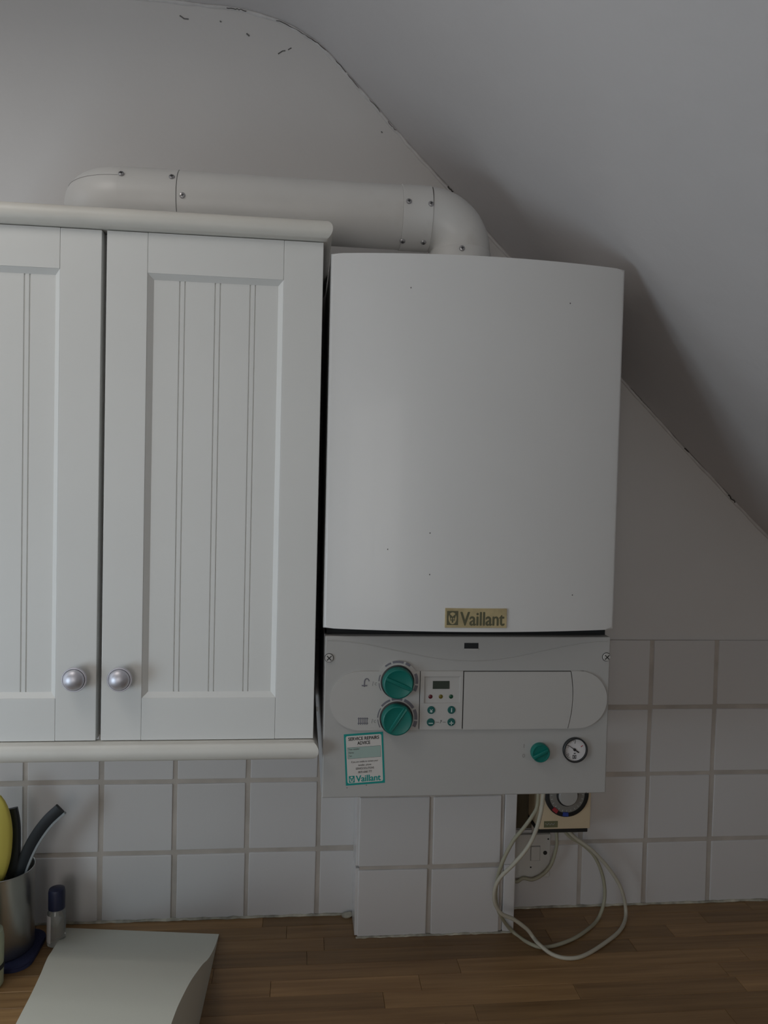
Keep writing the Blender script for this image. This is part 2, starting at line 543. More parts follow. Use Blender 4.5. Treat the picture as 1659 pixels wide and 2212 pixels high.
tag(obj('floor', box(XL - 0.1, XR + 0.1, YF - 0.1, 0.12, -0.06, 0.0), 'floor', smooth=0), 'dull floor out of view below', kind='structure')
bm = bmesh.new()
for a in ((YF - 0.1, WIN_A[0], 0, 2.6), (WIN_A[1], WIN_ADDED[0], 0, 2.6), (WIN_ADDED[1], 0.0, 0, 2.6),
          (WIN_A[0], WIN_A[1], 0, WIN_A[2]), (WIN_A[0], WIN_A[1], WIN_A[3], 2.6), (WIN_ADDED[0], WIN_ADDED[1], 0, WIN_ADDED[2]), (WIN_ADDED[0], WIN_ADDED[1], WIN_ADDED[3], 2.6)):
    add_box(bm, XL - 0.12, XL, a[0], a[1], a[2], a[3])
tag(obj('wall_left', bm, 'wall', smooth=0), 'white wall with the window to the left', kind='structure')
def window(name, rect, place, lab, bars):
    (a0, a1, b0, b1) = rect
    bm = bmesh.new()
    rs_ = [(a0, a0 + 0.05, b0, b1), (a1 - 0.05, a1, b0, b1), (a0, a1, b0, b0 + 0.05), (a0, a1, b1 - 0.05, b1)]
    if bars:
        rs_.append(((a0 + a1) / 2 - 0.02, (a0 + a1) / 2 + 0.02, b0 + 0.05, b1 - 0.05))
    for p in rs_:
        place(bm, *p)
    tag(obj(name, bm, 'cornice', smooth=0), lab, kind='structure')
left_frame = lambda bm, a, b, c, d: add_box(bm, XL - 0.03, XL - 0.005, a, b, c, d, 0.003)
window('window_1', WIN_A, left_frame, 'wide white framed window in the left wall', True)
window('added_window', WIN_ADDED, left_frame, 'added narrow white framed window by the corner', False)
window('window_3', WIN_C, lambda bm, a, b, c, d: add_box(bm, a, b, YF - 0.03, YF - 0.005, c, d, 0.003), 'white framed window behind the viewer', True)
window('fill_frame', CEIL_FILL, lambda bm, a, b, c, d: add_box(bm, a, b, c, d, 2.560, 2.590, 0.003), 'white frame around the added ceiling fill lamp', False)
tag(obj('wall_right', box(XR, XR + 0.1, YF - 0.1, 0.0, 0, 1.25), 'wall_warm', smooth=0), 'low buff wall under the slope', kind='structure')
bm = bmesh.new()
wx0, wx1, wz0, wz1 = WIN_C
add_prism(bm, [(wx1, 0.0), (XR + 0.1, 0.0)] + [(x, z + 0.02) for x, z in prof[::-1] if x > wx1] + [(wx1, ceil_z(wx1) + 0.02)], 'y', YF - 0.1, YF)
for a in ((XL - 0.1, wx0, 0, 2.61), (wx0, wx1, 0, wz0), (wx0, wx1, wz1, 2.60)):
    add_box(bm, a[0], a[1], YF - 0.1, YF, a[2], a[3])
tag(obj('wall_front', bm, 'wall', smooth=0), 'white wall behind the viewer', kind='structure')

# hand-run filler along the wall and ceiling junction
pts, rad = [], []
for i, (x, z) in enumerate(CEIL):
    if x < -0.65 or x > 1.05: continue
    wob = noise.noise(Vector((i * 0.55, 3.3, 0.0)))
    pts.append((x - 0.0012 + wob * 0.0012, -0.001, z - 0.002 + wob * 0.0015))
    rad.append(0.0035 + 0.0016 * noise.noise(Vector((i * 0.35, 8.0, 2.0))))
obj('filler_bead', tube(pts, rad, n=8), 'caulk', ceiling)

def crack_line(pxpts, r, parent, m='crack', nm='crack'):
    obj(nm, tube(pxpts, r, n=6), m, parent, smooth=40)
def along(x0, x1, off, y, jit=0.0012, n=12):
    out = []
    for k in range(n):
        x = x0 + (x1 - x0) * k / (n - 1)
        out.append((x + random.uniform(-jit, jit) * 0.5, y, ceil_z(x) + off + random.uniform(-jit, jit)))
    return out
for x0, x1, off, r in ((-0.240, -0.205, -0.003, 0.0011), (-0.150, -0.085, -0.004, 0.0010), (-0.085, -0.02, -0.003, 0.0013), (-0.02, 0.045, -0.004, 0.0009),
                       (0.06, 0.075, -0.005, 0.0010), (0.176, 0.186, -0.001, 0.0022), (0.663, 0.672, -0.002, 0.0019), (0.757, 0.772, -0.004, 0.0021),
                       (0.57, 0.76, -0.0015, 0.0006), (0.545, 0.62, -0.002, 0.0006)):
    crack_line(along(x0, x1, off, -0.0040), r * 0.6, ceiling)

def mark(parent, pts, r):
    obj('scuff', tube(pts, r, n=5), 'scuff', parent)
mark(wall_back, [(-0.324, -0.0003, 2.566), (-0.316, -0.0003, 2.561), (-0.308, -0.0003, 2.561)], 0.0012)
mark(wall_back, [(-0.204, -0.0003, 2.544), (-0.199, -0.0003, 2.540)], 0.0014)
mark(wall_back, [(-0.146, -0.0003, 2.512), (-0.138, -0.0003, 2.518), (-0.133, -0.0003, 2.519)], 0.0011)
mark(wall_back, [(-0.128, -0.0003, 2.521), (-0.122, -0.0003, 2.525)], 0.0010)
mark(wall_back, [(-0.252, -0.0003, 2.5625), (-0.250, -0.0003, 2.5605)], 0.0012)
mark(wall_back, [(0.0475, -0.0003, 2.385), (0.050, -0.0003, 2.383)], 0.0011)

# ------------------------------------------------------------------ wall tiles
TP, GJ = 0.1341, 0.0085                      # pitch and joint
ZT = 1.4309
rows = [(ZT - (k + 1) * TP, ZT - k * TP) for k in range(4)]
CHX0, CHX1, CHY = 0.0310, 0.3225, -0.0785    # tiled pipe chase
obj('grout', box(-1.0, CHX0, -0.0042, -0.0001, ZC - 0.01, ZT - 0.002), 'grout', wall_back, smooth=0)
obj('grout', box(0.376, 1.3, -0.0042, -0.0001, ZC - 0.01, ZT - 0.0005), 'grout', wall_back, smooth=0)
obj('grout', box(CHX1 - 0.03, 0.376, -0.0042, -0.0001, ZC - 0.01, 1.055), 'grout', wall_back, smooth=0)

def add_tile(parent, x0, x1, z0, z1, yb, th=0.0062, gl=GJ, gr=GJ, gb=GJ, gt=GJ):
    j = lambda: random.uniform(-0.0009, 0.0009)
    bm = box(x0 + gl / 2 + j(), x1 - gr / 2 + j(), yb - th, yb, z0 + gb / 2 + j(), z1 - gt / 2 + j(), 0.0019, 2)
    cx, cz = (x0 + x1) / 2, (z0 + z1) / 2
    ax, az, ro = random.uniform(-0.006, 0.006), random.uniform(-0.006, 0.006), random.uniform(-0.006, 0.006)
    for v in bm.verts:
        if v.co.y < yb - 0.001:
            v.co.y += (v.co.x - cx) * ax + (v.co.z - cz) * az
    rot_bm(bm, ro, cx, cz)
    return obj('tile', bm, 'tile', parent, smooth=50)

XT0 = -0.5773
for z0, z1 in rows:
    zb = max(z0, ZC - 0.001)
    for k in range(-2, 4):
        add_tile(wall_back, XT0 + k * TP, XT0 + (k + 1) * TP, zb, z1, 0.0, gb=GJ if z0 > 0.9 else 0.0)
    add_tile(wall_back, XT0 + 4 * TP, CHX0 - 0.001, zb, z1, 0.0, gr=0.003, gb=GJ if z0 > 0.9 else 0.0)
XT1 = 0.6099
for i, (z0, z1) in enumerate(rows):
    zb = max(z0, ZC - 0.001)
    for k in range(-1, 4):
        add_tile(wall_back, XT1 + k * TP, XT1 + (k + 1) * TP, zb, z1, 0.0, gb=GJ if z0 > 0.9 else 0.0, gt=0.002 if i == 0 else GJ)
    if i == 3:
        add_tile(wall_back, XT1 - 2 * TP - 0.019, XT1 - TP, zb, z1, 0.0, gb=0.0, gl=0.002)
    else:
        x0 = 0.380
        add_tile(wall_back, x0, XT1 - TP, zb, z1, 0.0, gl=0.001)
obj('tile', box(CHX1, 0.376, -0.0062, 0.0, 1.029 + GJ / 2, 1.056, 0.0015), 'tile', wall_back)
obj('bare_board', box(CHX1 - 0.02, 0.379, -0.003, 0.0, 1.058, 1.26), 'brown', wall_back, smooth=0)

# chase in front of the wall
chase = tag(obj('trim_1', box(CHX0 + 0.001, CHX1 - 0.0005, CHY + 0.0015, -0.0001, ZC, 1.2590, 0.0015), 'wall', smooth=40),
            'tiled pipe chase standing on the worktop under the boiler', kind='structure')
obj('grout', box(CHX0 + 0.001, 0.2985, CHY - 0.0030, CHY + 0.0015, ZC + 0.0005, 1.2585), 'grout', chase, smooth=0)
for z0, z1 in ((ZC + 0.0005, 1.0270), (1.0270, 1.0270 + TP), (1.0270 + TP, 1.2585)):
    g = dict(gb=0.0 if z0 < 0.91 else GJ, gt=GJ)
    add_tile(chase, CHX0 - 0.001, 0.1620, z0, z1, CHY, gl=0.001, **g)
    add_tile(chase, 0.1620, 0.2975, z0, z1, CHY, **g)
    add_tile(chase, 0.2975, CHX1, z0, z1, CHY, gl=0.005, gr=0.0, **{**g, 'gb': 0.0, 'gt': 0.0})
for z0, z1 in ((ZC + 0.0005, 1.0290), (1.0290, 1.2585)):
    bm = box(CHX0 - 0.0055, CHX0 + 0.001, CHY - 0.003, -0.0065, z0 + 0.002, z1 - 0.002, 0.0012)
    obj('tile', bm, 'tile', chase)

# ------------------------------------------------------------------ worktop of glued staves
worktop = tag(empty('worktop', (0.1, -0.31, ZC - 0.038)), 'brown wooden worktop of glued staves running along the tiled wall', 'worktop')
SW = 0.0395
y = 0.0
r_i = 0
rs = random.Random(21)
while y > -0.62:
    x = XL + 0.001
    L = rs.uniform(0.1, 0.4)
    while x < 1.349:
        x1 = min(x + L, 1.349)
        L = rs.uniform(0.22, 0.62)
        if 1.349 - x1 < 0.08: x1 = 1.349
        dz = rs.uniform(-0.0002, 0.0001)
        obj('stave', box(x + 0.0002, x1 - 0.0002, y - SW + 0.0002, y - 0.0002, ZC - 0.038, ZC + dz, 0.0006, 1), 'wood', worktop, smooth=0)
        x = x1
    y -= SW
    r_i += 1

def seal(x0, x1, y, z, n, parent, r0=0.0028):
    pts, rad = [], []
    for k in range(n):
        x = x0 + (x1 - x0) * k / (n - 1)
        pts.append((x, y + random.uniform(-0.0008, 0.0008), z + random.uniform(-0.0008, 0.0006)))
        rad.append(r0 * random.uniform(0.75, 1.35))
    obj('sealant', tube(pts, rad, n=7), 'sealant', parent)
seal(-0.75, CHX0 - 0.004, -0.0068, ZC + 0.001, 70, worktop)
seal(CHX1, 1.2, -0.0068, ZC + 0.001, 80, worktop)
seal(CHX0 - 0.003, CHX1 + 0.002, CHY - 0.0068, ZC + 0.0005, 40, worktop, 0.0022)
bm = bmesh.new()
bmesh.ops.create_icosphere(bm, subdivisions=2, radius=1.0)
for v in bm.verts:
    v.co = Vector((0.0165, -0.015, ZC + 0.004)) + Vector((v.co.x * 0.011, v.co.y * 0.006, v.co.z * 0.006)) * (1 + 0.35 * noise.noise(v.co * 2))
obj('sealant_lump', bm, 'sealant', worktop)

# ------------------------------------------------------------------ wall cabinet
CT, CB = 2.0666, 1.3513
DY = -0.3416                                  # door fronts
cab = tag(empty('wall_cabinet', (-0.364, -0.16, CB)), 'cream wall cabinet with two tongue-and-groove doors beside the boiler', 'cabinet')
CXL, CXR = -0.669, -0.0630
bm = bmesh.new()
add_box(bm, CXL, CXL + 0.018, DY + 0.0215, -0.0005, CB + 0.002, CT)
add_box(bm, CXR - 0.018, CXR, DY + 0.0215, -0.0005, CB + 0.002, CT)
add_box(bm, CXL + 0.018, CXR - 0.018, DY + 0.0215, -0.0005, CB + 0.002, CB + 0.020)
add_box(bm, CXL + 0.018, CXR - 0.018, DY + 0.0215, -0.0005, CT - 0.018, CT)
add_box(bm, CXL + 0.018, CXR - 0.018, -0.0085, -0.0005, CB + 0.020, CT - 0.018)
add_box(bm, -0.374, -0.356, DY + 0.0215, -0.0085, CB + 0.020, CT - 0.018)
obj('carcass', bm, 'carcass', cab, smooth=0)

def make_door(x0, x1, knob_x, lab, groove0):
    th = 0.0205
    sl, rt, rb = 0.0558, 0.0560, 0.0605       # stile, top rail, bottom rail
    ch, dp = 0.0075, 0.0070                   # chamfer width and depth
    xi0, xi1 = x0 + sl, x1 - sl
    zi0, zi1 = CB + rb, CT - rt
    yf, yb, yp = DY, DY + th, DY + dp
    # beaded panel
    prof2 = [(xi0 - 0.004, yp)]
    for k in range(3):
        c = groove0 + k * 0.0491
        for s in (-0.0036, 0.0036):
            prof2 += [(c + s - 0.0011, yp), (c + s - 0.0003, yp + 0.0016), (c + s + 0.0003, yp + 0.0016), (c + s + 0.0011, yp)]
    prof2 += [(xi1 + 0.004, yp), (xi1 + 0.004, yb - 0.001), (xi0 - 0.004, yb - 0.001)]
    bm = bmesh.new()
    add_prism(bm, prof2, 'z', zi0 - 0.004, zi1 + 0.004)
    door = obj('door', bm, 'door', cab, smooth=0)
    door['label'] = lab
    # stiles with the chamfer running between the rails
    def wedge(bm, a, b, c, d, back):
        # a,b on the front edge; c,d on the panel plane; closed towards the back line
        vs = [bm.verts.new(p) for p in (a, b, c, d)]
        vb = [bm.verts.new(p) for p in back]
        bm.faces.new((vs[0], vs[1], vs[2], vs[3]))
        bm.faces.new((vs[0], vb[0], vb[1], vs[1]))
        bm.faces.new((vb[0], vs[3], vs[2], vb[1]))
        bm.faces.new((vs[0], vs[3], vb[0]))
        bm.faces.new((vs[1], vb[1], vs[2]))
    for xo, xi, sg in ((x0, xi0, 1), (x1, xi1, -1)):
        bm = box(xo, xi, yf, yb, CB, CT, 0.0012, 2)
        wedge(bm, (xi, yf + 0.0006, zi0), (xi, yf + 0.0006, zi1), (xi + sg * ch, yp, zi1 - ch), (xi + sg * ch, yp, zi0 + ch),
              ((xi, yp + 0.0005, zi0), (xi, yp + 0.0005, zi1)))
        obj('stile', bm, 'door', door)
    for zo, zi, sg in ((CB, zi0, 1), (CT, zi1, -1)):
        bm = box(xi0, xi1, yf, yb, zo, zi, 0.0008, 2)
        wedge(bm, (xi0, yf + 0.0006, zi), (xi1, yf + 0.0006, zi), (xi1 - ch, yp, zi + sg * ch), (xi0 + ch, yp, zi + sg * ch),
              ((xi0, yp + 0.0005, zi), (xi1, yp + 0.0005, zi)))
        obj('rail', bm, 'door', door)
    k = lathe([(0.0075, 0.0), (0.0075, 0.008), (0.0090, 0.012), (0.0160, 0.0140), (0.0172, 0.0155), (0.0173, 0.0172), (0.0164, 0.0186), (0.0154, 0.0186), (0.0149, 0.0172),
               (0.0147, 0.0196), (0.0138, 0.0220), (0.0115, 0.0246), (0.0080, 0.0268), (0.004, 0.0280), (0, 0.0284)], (knob_x, yf, 1.4425), (0, -1, 0), n=36)
    ko = obj('knob', k, 'knob_metal', door, smooth=30)
    ko['label'] = 'round satin metal knob'
    return door
make_door(-0.3612, -0.0612, -0.3325, 'cream door nearer the boiler', -0.2585)
make_door(-0.6690, -0.3678, -0.3935, 'cream door at the left edge of the picture', -0.5672)

def d_profile(z0, z1, out):
    """rounded nose, as (offset outwards, z)"""
    c, r = (z0 + z1) / 2, (z1 - z0) / 2
    return [(out - r + r * math.cos(a), c + r * math.sin(a)) for a in [math.radians(-90 + 180 * k / 14) for k in range(15)]]

def moulding(name, z0, z1, out, side_x, front_y, rc):
    """rounded bar along the front, turning the right-hand corner and running back to the wall"""
    P = d_profile(z0, z1, out)
    path = []      # (base point, outward normal)
    path.append((Vector((CXL, front_y)), Vector((0, -1))))
    path.append((Vector((side_x, front_y)), Vector((1, -1))))          # mitred corner
    path.append((Vector((side_x, -0.001)), Vector((1, 0))))
    bm = bmesh.new()
    rings = []
    inner = 0.012
    for b, n in path:
        sec = [(-inner, z0)] + P + [(-inner, z1)]
        rings.append([bm.verts.new((b.x + n.x * o, b.y + n.y * o, z)) for o, z in sec])
    m_ = len(rings[0])
    for A, B in zip(rings[:-1], rings[1:]):
        for k in range(m_):
            bm.faces.new((A[k], A[(k + 1) % m_], B[(k + 1) % m_], B[k]))
    bm.faces.new(rings[0])
    bm.faces.new(rings[-1][::-1])
    return obj(name, bm, 'cornice', cab, smooth=35)
moulding('cornice', CT + 0.0010, CT + 0.0295, 0.0175, CXR - 0.0035, DY + 0.0015, 0.013)
moulding('pelmet', CB - 0.0285, CB - 0.0010, 0.0130, CXR - 0.0035, DY - 0.002, 0.013)
obj('top_board', box(CXL, CXR - 0.014, DY + 0.016, -0.001, CT + 0.0010, CT + 0.022), 'carcass', cab, smooth=0)

# ------------------------------------------------------------------ boiler
BL, BRX = -0.0504, 0.3896
BT, BB = 2.0535, 1.5123
CTZ, CBZ = 1.5004, 1.2604
DC, BOW = 0.3365, 0.026
boiler = tag(empty('boiler', (0.17, -0.17, CBZ)), 'white wall-hung gas boiler with grey control panel and teal knobs', 'boiler')

def bow_y(x):
    u = (x - BL) / (BRX - BL) * 2 - 1
    return -(DC + BOW * (1 - u * u))
N = 28
plan = [(BL, -0.03)] + [(BL + (BRX - BL) * k / N, bow_y(BL + (BRX - BL) * k / N)) for k in range(N + 1)] + [(BRX, -0.03)]
bm = bmesh.new()
A, B, fs = add_prism(bm, plan, 'z', BB, BT)
bm.edges.ensure_lookup_table()
es = []
for e in bm.edges:
    a, b = e.verts
    front = a.co.y < -0.1 and b.co.y < -0.1
    horiz = abs(a.co.z - b.co.z) < 1e-6
    corner = (not horiz) and front and (abs(a.co.x - BL) < 1e-6 or abs(a.co.x - BRX) < 1e-6)
    if (horiz and front) or corner:
        es.append(e)
bmesh.ops.bevel(bm, geom=es, offset=0.0045, segments=3, affect='EDGES', profile=0.5)
cover = obj('front_cover', bm, 'boiler', boiler, smooth=30)
cover['label'] = 'white glossy bowed front cover'
for px_, pz_ in ((0.064, 2.005), (0.300, 1.995), (0.101, 1.595), (0.318, 1.566), (0.10, 1.655), (0.04, 1.63)):
    obj('paint_chip', lathe([(0.0011, 0), (0.0011, 0.0003)], (px_, bow_y(px_) + 0.0001, pz_), (0.3, -1, 0), n=7), 'scuff', cover)
# inner body showing through the slot under the cover
obj('inner_case', box(BL + 0.006, BRX - 0.006, -0.318, -0.031, CTZ - 0.04, BB - 0.0005), 'dark', boiler, smooth=0)
# sheet casing of the lower section
bm = bmesh.new()
add_box(bm, BL + 0.0030, BL + 0.0045, -0.3150, -0.001, CBZ + 0.0005, CTZ - 0.001)
add_box(bm, BRX - 0.0065, BRX - 0.0050, -0.3150, -0.001, CBZ + 0.0005, CTZ - 0.001)
add_box(bm, BL + 0.0045, BRX - 0.0065, -0.004, -0.001, CBZ + 0.0005, BT - 0.01)
obj('lower_casing', bm, 'case', boiler, smooth=0)
obj('casing_inside', box(BL + 0.006, BRX - 0.008, -0.30, -0.006, CBZ + 0.06, CTZ - 0.041), 'dark', boiler, smooth=0)

PY = -0.3353
PX0, PX1 = BL + 0.0035, BRX - 0.0035
bm = box(PX0, PX1, PY, PY + 0.022, CBZ, CTZ, 0.0022, 3)
panel = obj('control_panel', bm, 'panel', boiler, smooth=40)
panel['label'] = 'grey moulded control panel'
# moulded wave line
wave = []
for k in range(41):
    u = k / 40
    x = PX0 + 0.004 + (PX1 - PX0 - 0.008) * u
    zt = 1.4945 - 0.0305 * (0.5 - 0.5 * math.cos(2 * PI * u)) ** 0.9
    wave.append((x, PY - 0.0001, zt))
obj('moulded_line', tube(wave, 0.00065, n=6), 'panel', panel)
obj('slot', box(0.1600, 0.1813, PY - 0.0004, PY + 0.0005, 1.4810, 1.4908), 'dark', panel, smooth=0)
obj('slot_lip', box(0.1600, 0.1813, PY - 0.0012, PY, 1.4806, 1.4824), 'plate', panel, smooth=0)
for sx, sz in ((-0.0405, 1.4683), (0.3800, 1.4700)):
    bm = lathe([(0.0068, 0), (0.0068, 0.0004)], (sx, PY + 0.0001, sz), (0, -1, 0), n=20)
    obj('screw_recess', bm, 'black', panel)
    bm = lathe([(0.0060, 0), (0.0060, 0.0020), (0.0054, 0.0028), (0, 0.0030)], (sx, PY, sz), (0, -1, 0), n=20)
    s = obj('corner_screw', bm, 'plate', panel)
    bm = bmesh.new()
    for a in (45, 135):
        b2 = box(sx - 0.0046, sx + 0.0046, PY - 0.0033, PY - 0.0026, sz - 0.0006, sz + 0.0006)
        rot_bm(b2, math.radians(a), sx, sz)
        me = bpy.data.meshes.new('t'); b2.to_mesh(me); bm.from_mesh(me); b2.free(); bpy.data.meshes.remove(me)
    obj('screw_cross', bm, 'print_black', panel, smooth=0)

# pill-shaped fascia in four plates over a dark backing
Z0, Z1 = 1.3617, 1.4490
ZM, RR = (Z0 + Z1) / 2, (Z1 - Z0) / 2
def left_round(xc, x1, z0, z1, rx, n=20):
    zm, rz = (z0 + z1) / 2, (z1 - z0) / 2
    return [(xc + rx * math.cos(math.radians(90 + 180 * k / n)), zm + rz * math.sin(math.radians(90 + 180 * k / n))) for k in range(n + 1)] + [(x1, z0), (x1, z1)]
def pill_right(x0, xc, z0, z1, rx, bulge, n=20):
    zm, rz = (z0 + z1) / 2, (z1 - z0) / 2
    L = [(x0 + bulge * math.cos(math.radians(90 - 180 * k / n)) , zm + rz * math.sin(math.radians(90 - 180 * k / n))) for k in range(n + 1)]
    Rr = [(xc + rx * math.cos(math.radians(-90 + 180 * k / n)), zm + rz * math.sin(math.radians(-90 + 180 * k / n))) for k in range(n + 1)]
    return L[::-1][::-1] + Rr
obj('fascia_backing', slab([(0.03, Z0 + 0.0012), (0.345, Z0 + 0.0012), (0.345, Z1 - 0.0001), (0.03, Z1 - 0.0001)], PY + 0.0005, PY - 0.0008), 'dark', boiler, smooth=0)
fl = obj('fascia_left', slab(left_round(0.0060, 0.0938, Z0, Z1, 0.0444), PY, PY - 0.0030, 0.0010), 'plate', boiler)
bm = bmesh.new()
mx0, mx1 = 0.0950, 0.1592
rx0, rx1, rz0, rz1 = 0.1013, 0.1540, 1.4015, 1.4410
add_box(bm, mx0, mx1, PY, PY - 0.0013, Z0, Z1)
yb2, yf2 = PY - 0.0012, PY - 0.0032
add_box(bm, mx0, mx1, yb2, yf2, Z0, rz0, 0.0004, 1)
add_box(bm, mx0, mx1, yb2, yf2, rz1, Z1, 0.0004, 1)
add_box(bm, mx0, rx0, yb2, yf2, rz0 - 0.0004, rz1 + 0.0004, 0.0004, 1)
add_box(bm, rx1, mx1, yb2, yf2, rz0 - 0.0004, rz1 + 0.0004, 0.0004, 1)
mod = obj('display_module', bm, 'plate', boiler, smooth=0)
flap_poly = [(0.1606, Z1 - 0.0009), (0.1606, Z0)]
n_ = 14
for k in range(n_ + 1):
    t = -1 + 2 * k / n_
    flap_poly.append((0.3222 + 0.0052 * (1 - t * t) + 0.0012 * t, ZM + t * (RR - 0.00045) - 0.00045))
obj('fascia_flap', slab(flap_poly, PY, PY - 0.0034, 0.0006), 'plate', boiler)['label'] = 'blank hinged flap beside the display'
end_poly = []
for k in range(n_ + 1):
    t = 1 - 2 * k / n_
    end_poly.append((0.3234 + 0.0052 * (1 - t * t) + 0.0012 * t, ZM + t * RR))
end_poly += [(0.3380 + 0.0440 * math.cos(math.radians(-90 + 180 * k / 20)), ZM + RR * math.sin(math.radians(-90 + 180 * k / 20))) for k in range(21)]
obj('fascia_end', slab(end_poly, PY, PY - 0.0030, 0.0010), 'plate', boiler)

FY = PY - 0.0030
obj('display', box(0.1138, 0.1388, PY - 0.0008, PY - 0.0018, 1.4224, 1.4342), 'lcd', mod, smooth=0)
for lx, mm in ((0.1107, 'led_red'), (0.1262, 'led_yellow'), (0.1417, 'led_green')):
    obj('indicator_light', lathe([(0.0032, 0), (0.0032, 0.0004), (0.0020, 0.0009), (0, 0.0012)], (lx, PY - 0.0012, 1.4108), (0, -1, 0), n=16), mm, mod)
for bx_, bz_, s in ((0.1120, 1.3914, 'x'), (0.1424, 1.3914, 'i'), (0.1116, 1.3732, '-'), (0.1426, 1.3732, '+')):
    b = obj('button', lathe([(0.0058, 0), (0.0058, 0.0010), (0.0052, 0.0017), (0, 0.0019)], (bx_, FY, bz_), (0, -1, 0), n=22), 'green_button', mod)
    if s == 'i':
        bm = box(bx_ - 0.0007, bx_ + 0.0007, FY - 0.0021, FY - 0.0017, bz_ - 0.0030, bz_ + 0.0012)
        add_box(bm, bx_ - 0.0007, bx_ + 0.0007, FY - 0.0021, FY - 0.0017, bz_ + 0.0018, bz_ + 0.0030)
    elif s == 'x':
        bm = bmesh.new()
        for a in (38, -38):
            add_tube(bm, [(bx_ - 0.0026 * math.cos(math.radians(a)), FY - 0.0018, bz_ - 0.0008 - 0.0030 * math.sin(math.radians(a))),
                          (bx_ + 0.0026 * math.cos(math.radians(a)), FY - 0.0018, bz_ - 0.0008 + 0.0030 * math.sin(math.radians(a)))], 0.0005, n=4)
        add_box(bm, bx_ - 0.0005, bx_ + 0.0005, FY - 0.0021, FY - 0.0016, bz_ - 0.0036, bz_ - 0.0002)
    elif s == '-':
        bm = box(bx_ - 0.0032, bx_ + 0.0032, FY - 0.0021, FY - 0.0016, bz_ - 0.0019, bz_ - 0.0007)
    else:
        bm = box(bx_ - 0.0030, bx_ + 0.0030, FY - 0.0021, FY - 0.0016, bz_ - 0.0018, bz_ - 0.0007)
        add_box(bm, bx_ - 0.0006, bx_ + 0.0006, FY - 0.0021, FY - 0.0016, bz_ - 0.0042, bz_ + 0.0017)
    obj('button_symbol', bm, 'print_white', mod, smooth=0)
bm = box(0.1195, 0.1245, yf2 - 0.0002, yf2 + 0.0004, 1.3727, 1.3733)
add_box(bm, 0.1298, 0.1345, yf2 - 0.0002, yf2 + 0.0004, 1.3727, 1.3733)
add_tube(bm, [(0.1258, yf2, 1.3715), (0.1272, yf2, 1.3738), (0.1284, yf2, 1.3762)], 0.0004, n=4)
add_tube(bm, [(0.1272, yf2, 1.3738), (0.1265, yf2, 1.3762)], 0.0004, n=4)
obj('printed_symbol', bm, 'print_small', mod, smooth=0)

def sector(bm, cx, cz, r0, r1, a0, a1, y0, y1, n=6):
    P = []
    for k in range(n + 1):
        a = math.radians(a0 + (a1 - a0) * k / n)
        P.append((cx + r1 * math.cos(a), cz + r1 * math.sin(a)))
    for k in range(n, -1, -1):
        a = math.radians(a0 + (a1 - a0) * k / n)
        P.append((cx + r0 * math.cos(a), cz + r0 * math.sin(a)))
    add_prism(bm, P, 'y', y0, y1)

def big_knob(cx, cz, ridge_deg, full, lab):
    bm = lathe([(0.0248, 0), (0.0248, 0.0022), (0.0236, 0.0026)], (cx, FY + 0.0004, cz), (0, -1, 0), n=48)
    base = obj('knob_recess', bm, 'black', boiler)
    k = lathe([(0.0228, 0.002), (0.0226, 0.0110), (0.0215, 0.0140), (0.0200, 0.0148), (0.0185, 0.0142), (0.010, 0.0132), (0, 0.0130)], (cx, FY, cz), (0, -1, 0), n=48)
    ko = obj('temperature_knob', k, 'green', boiler)
    ko['label'] = lab
    # grip bar across the face
    bm = bmesh.new()
    A, B, fs = add_prism(bm, [(cx - 0.0205, cz - 0.0034), (cx + 0.0222, cz - 0.0046), (cx + 0.0236, cz), (cx + 0.0222, cz + 0.0046), (cx - 0.0205, cz + 0.0034)], 'y', FY - 0.012, FY - 0.0185)
    for v in bm.verts:
        if v.co.y < FY - 0.018:
            v.co.z = cz + (v.co.z - cz) * 0.55
            v.co.x = cx + (v.co.x - cx) * 0.93
            v.co.y += 0.004 * ((v.co.x - cx) / 0.022) ** 2
    rot_bm(bm, math.radians(ridge_deg), cx, cz)
    obj('grip', bm, 'green', ko, smooth=25)
    bm = bmesh.new()
    arcs = [(-28, -11, 0.0046), (-6, 24, 0.0044), (52, 67, 0.0036), (73, 105, 0.0032), (110, 129, 0.0026), (158, 178, 0.0014), (184, 208, 0.0010)]
    if full:
        arcs = [(-26, -9, 0.0052), (-5, 25, 0.0048), (31, 67, 0.0042), (73, 105, 0.0036), (110, 141, 0.0030), (148, 178, 0.0016), (184, 210, 0.0012)]
    for a0, a1, w in arcs:
        sector(bm, cx, cz, 0.0268 if not (a0 > 45 and a0 < 120 and not full) else 0.0280, 0.0268 + w + (0.0012 if (a0 > 45 and a0 < 120 and not full) else 0), a0, a1, FY + 0.0004, FY - 0.0002 if True else 0)
    obj('dial_marks', bm, 'print_grey', ko, smooth=0)
big_knob(0.0606, 1.4335, -24, False, 'upper teal hot-water temperature knob')
big_knob(0.0602, 1.3795, 56, True, 'lower teal heating temperature knob')
# raised rim carrying the dial marks that stand above the fascia edge
obj('dial_rim', slab([(0.0606 + 0.0312 * math.cos(math.radians(30 + 120 * k / 16)), 1.4335 + 0.0312 * math.sin(math.radians(30 + 120 * k / 16))) for k in range(17)], PY, PY - 0.0029, 0.0006), 'plate', boiler)

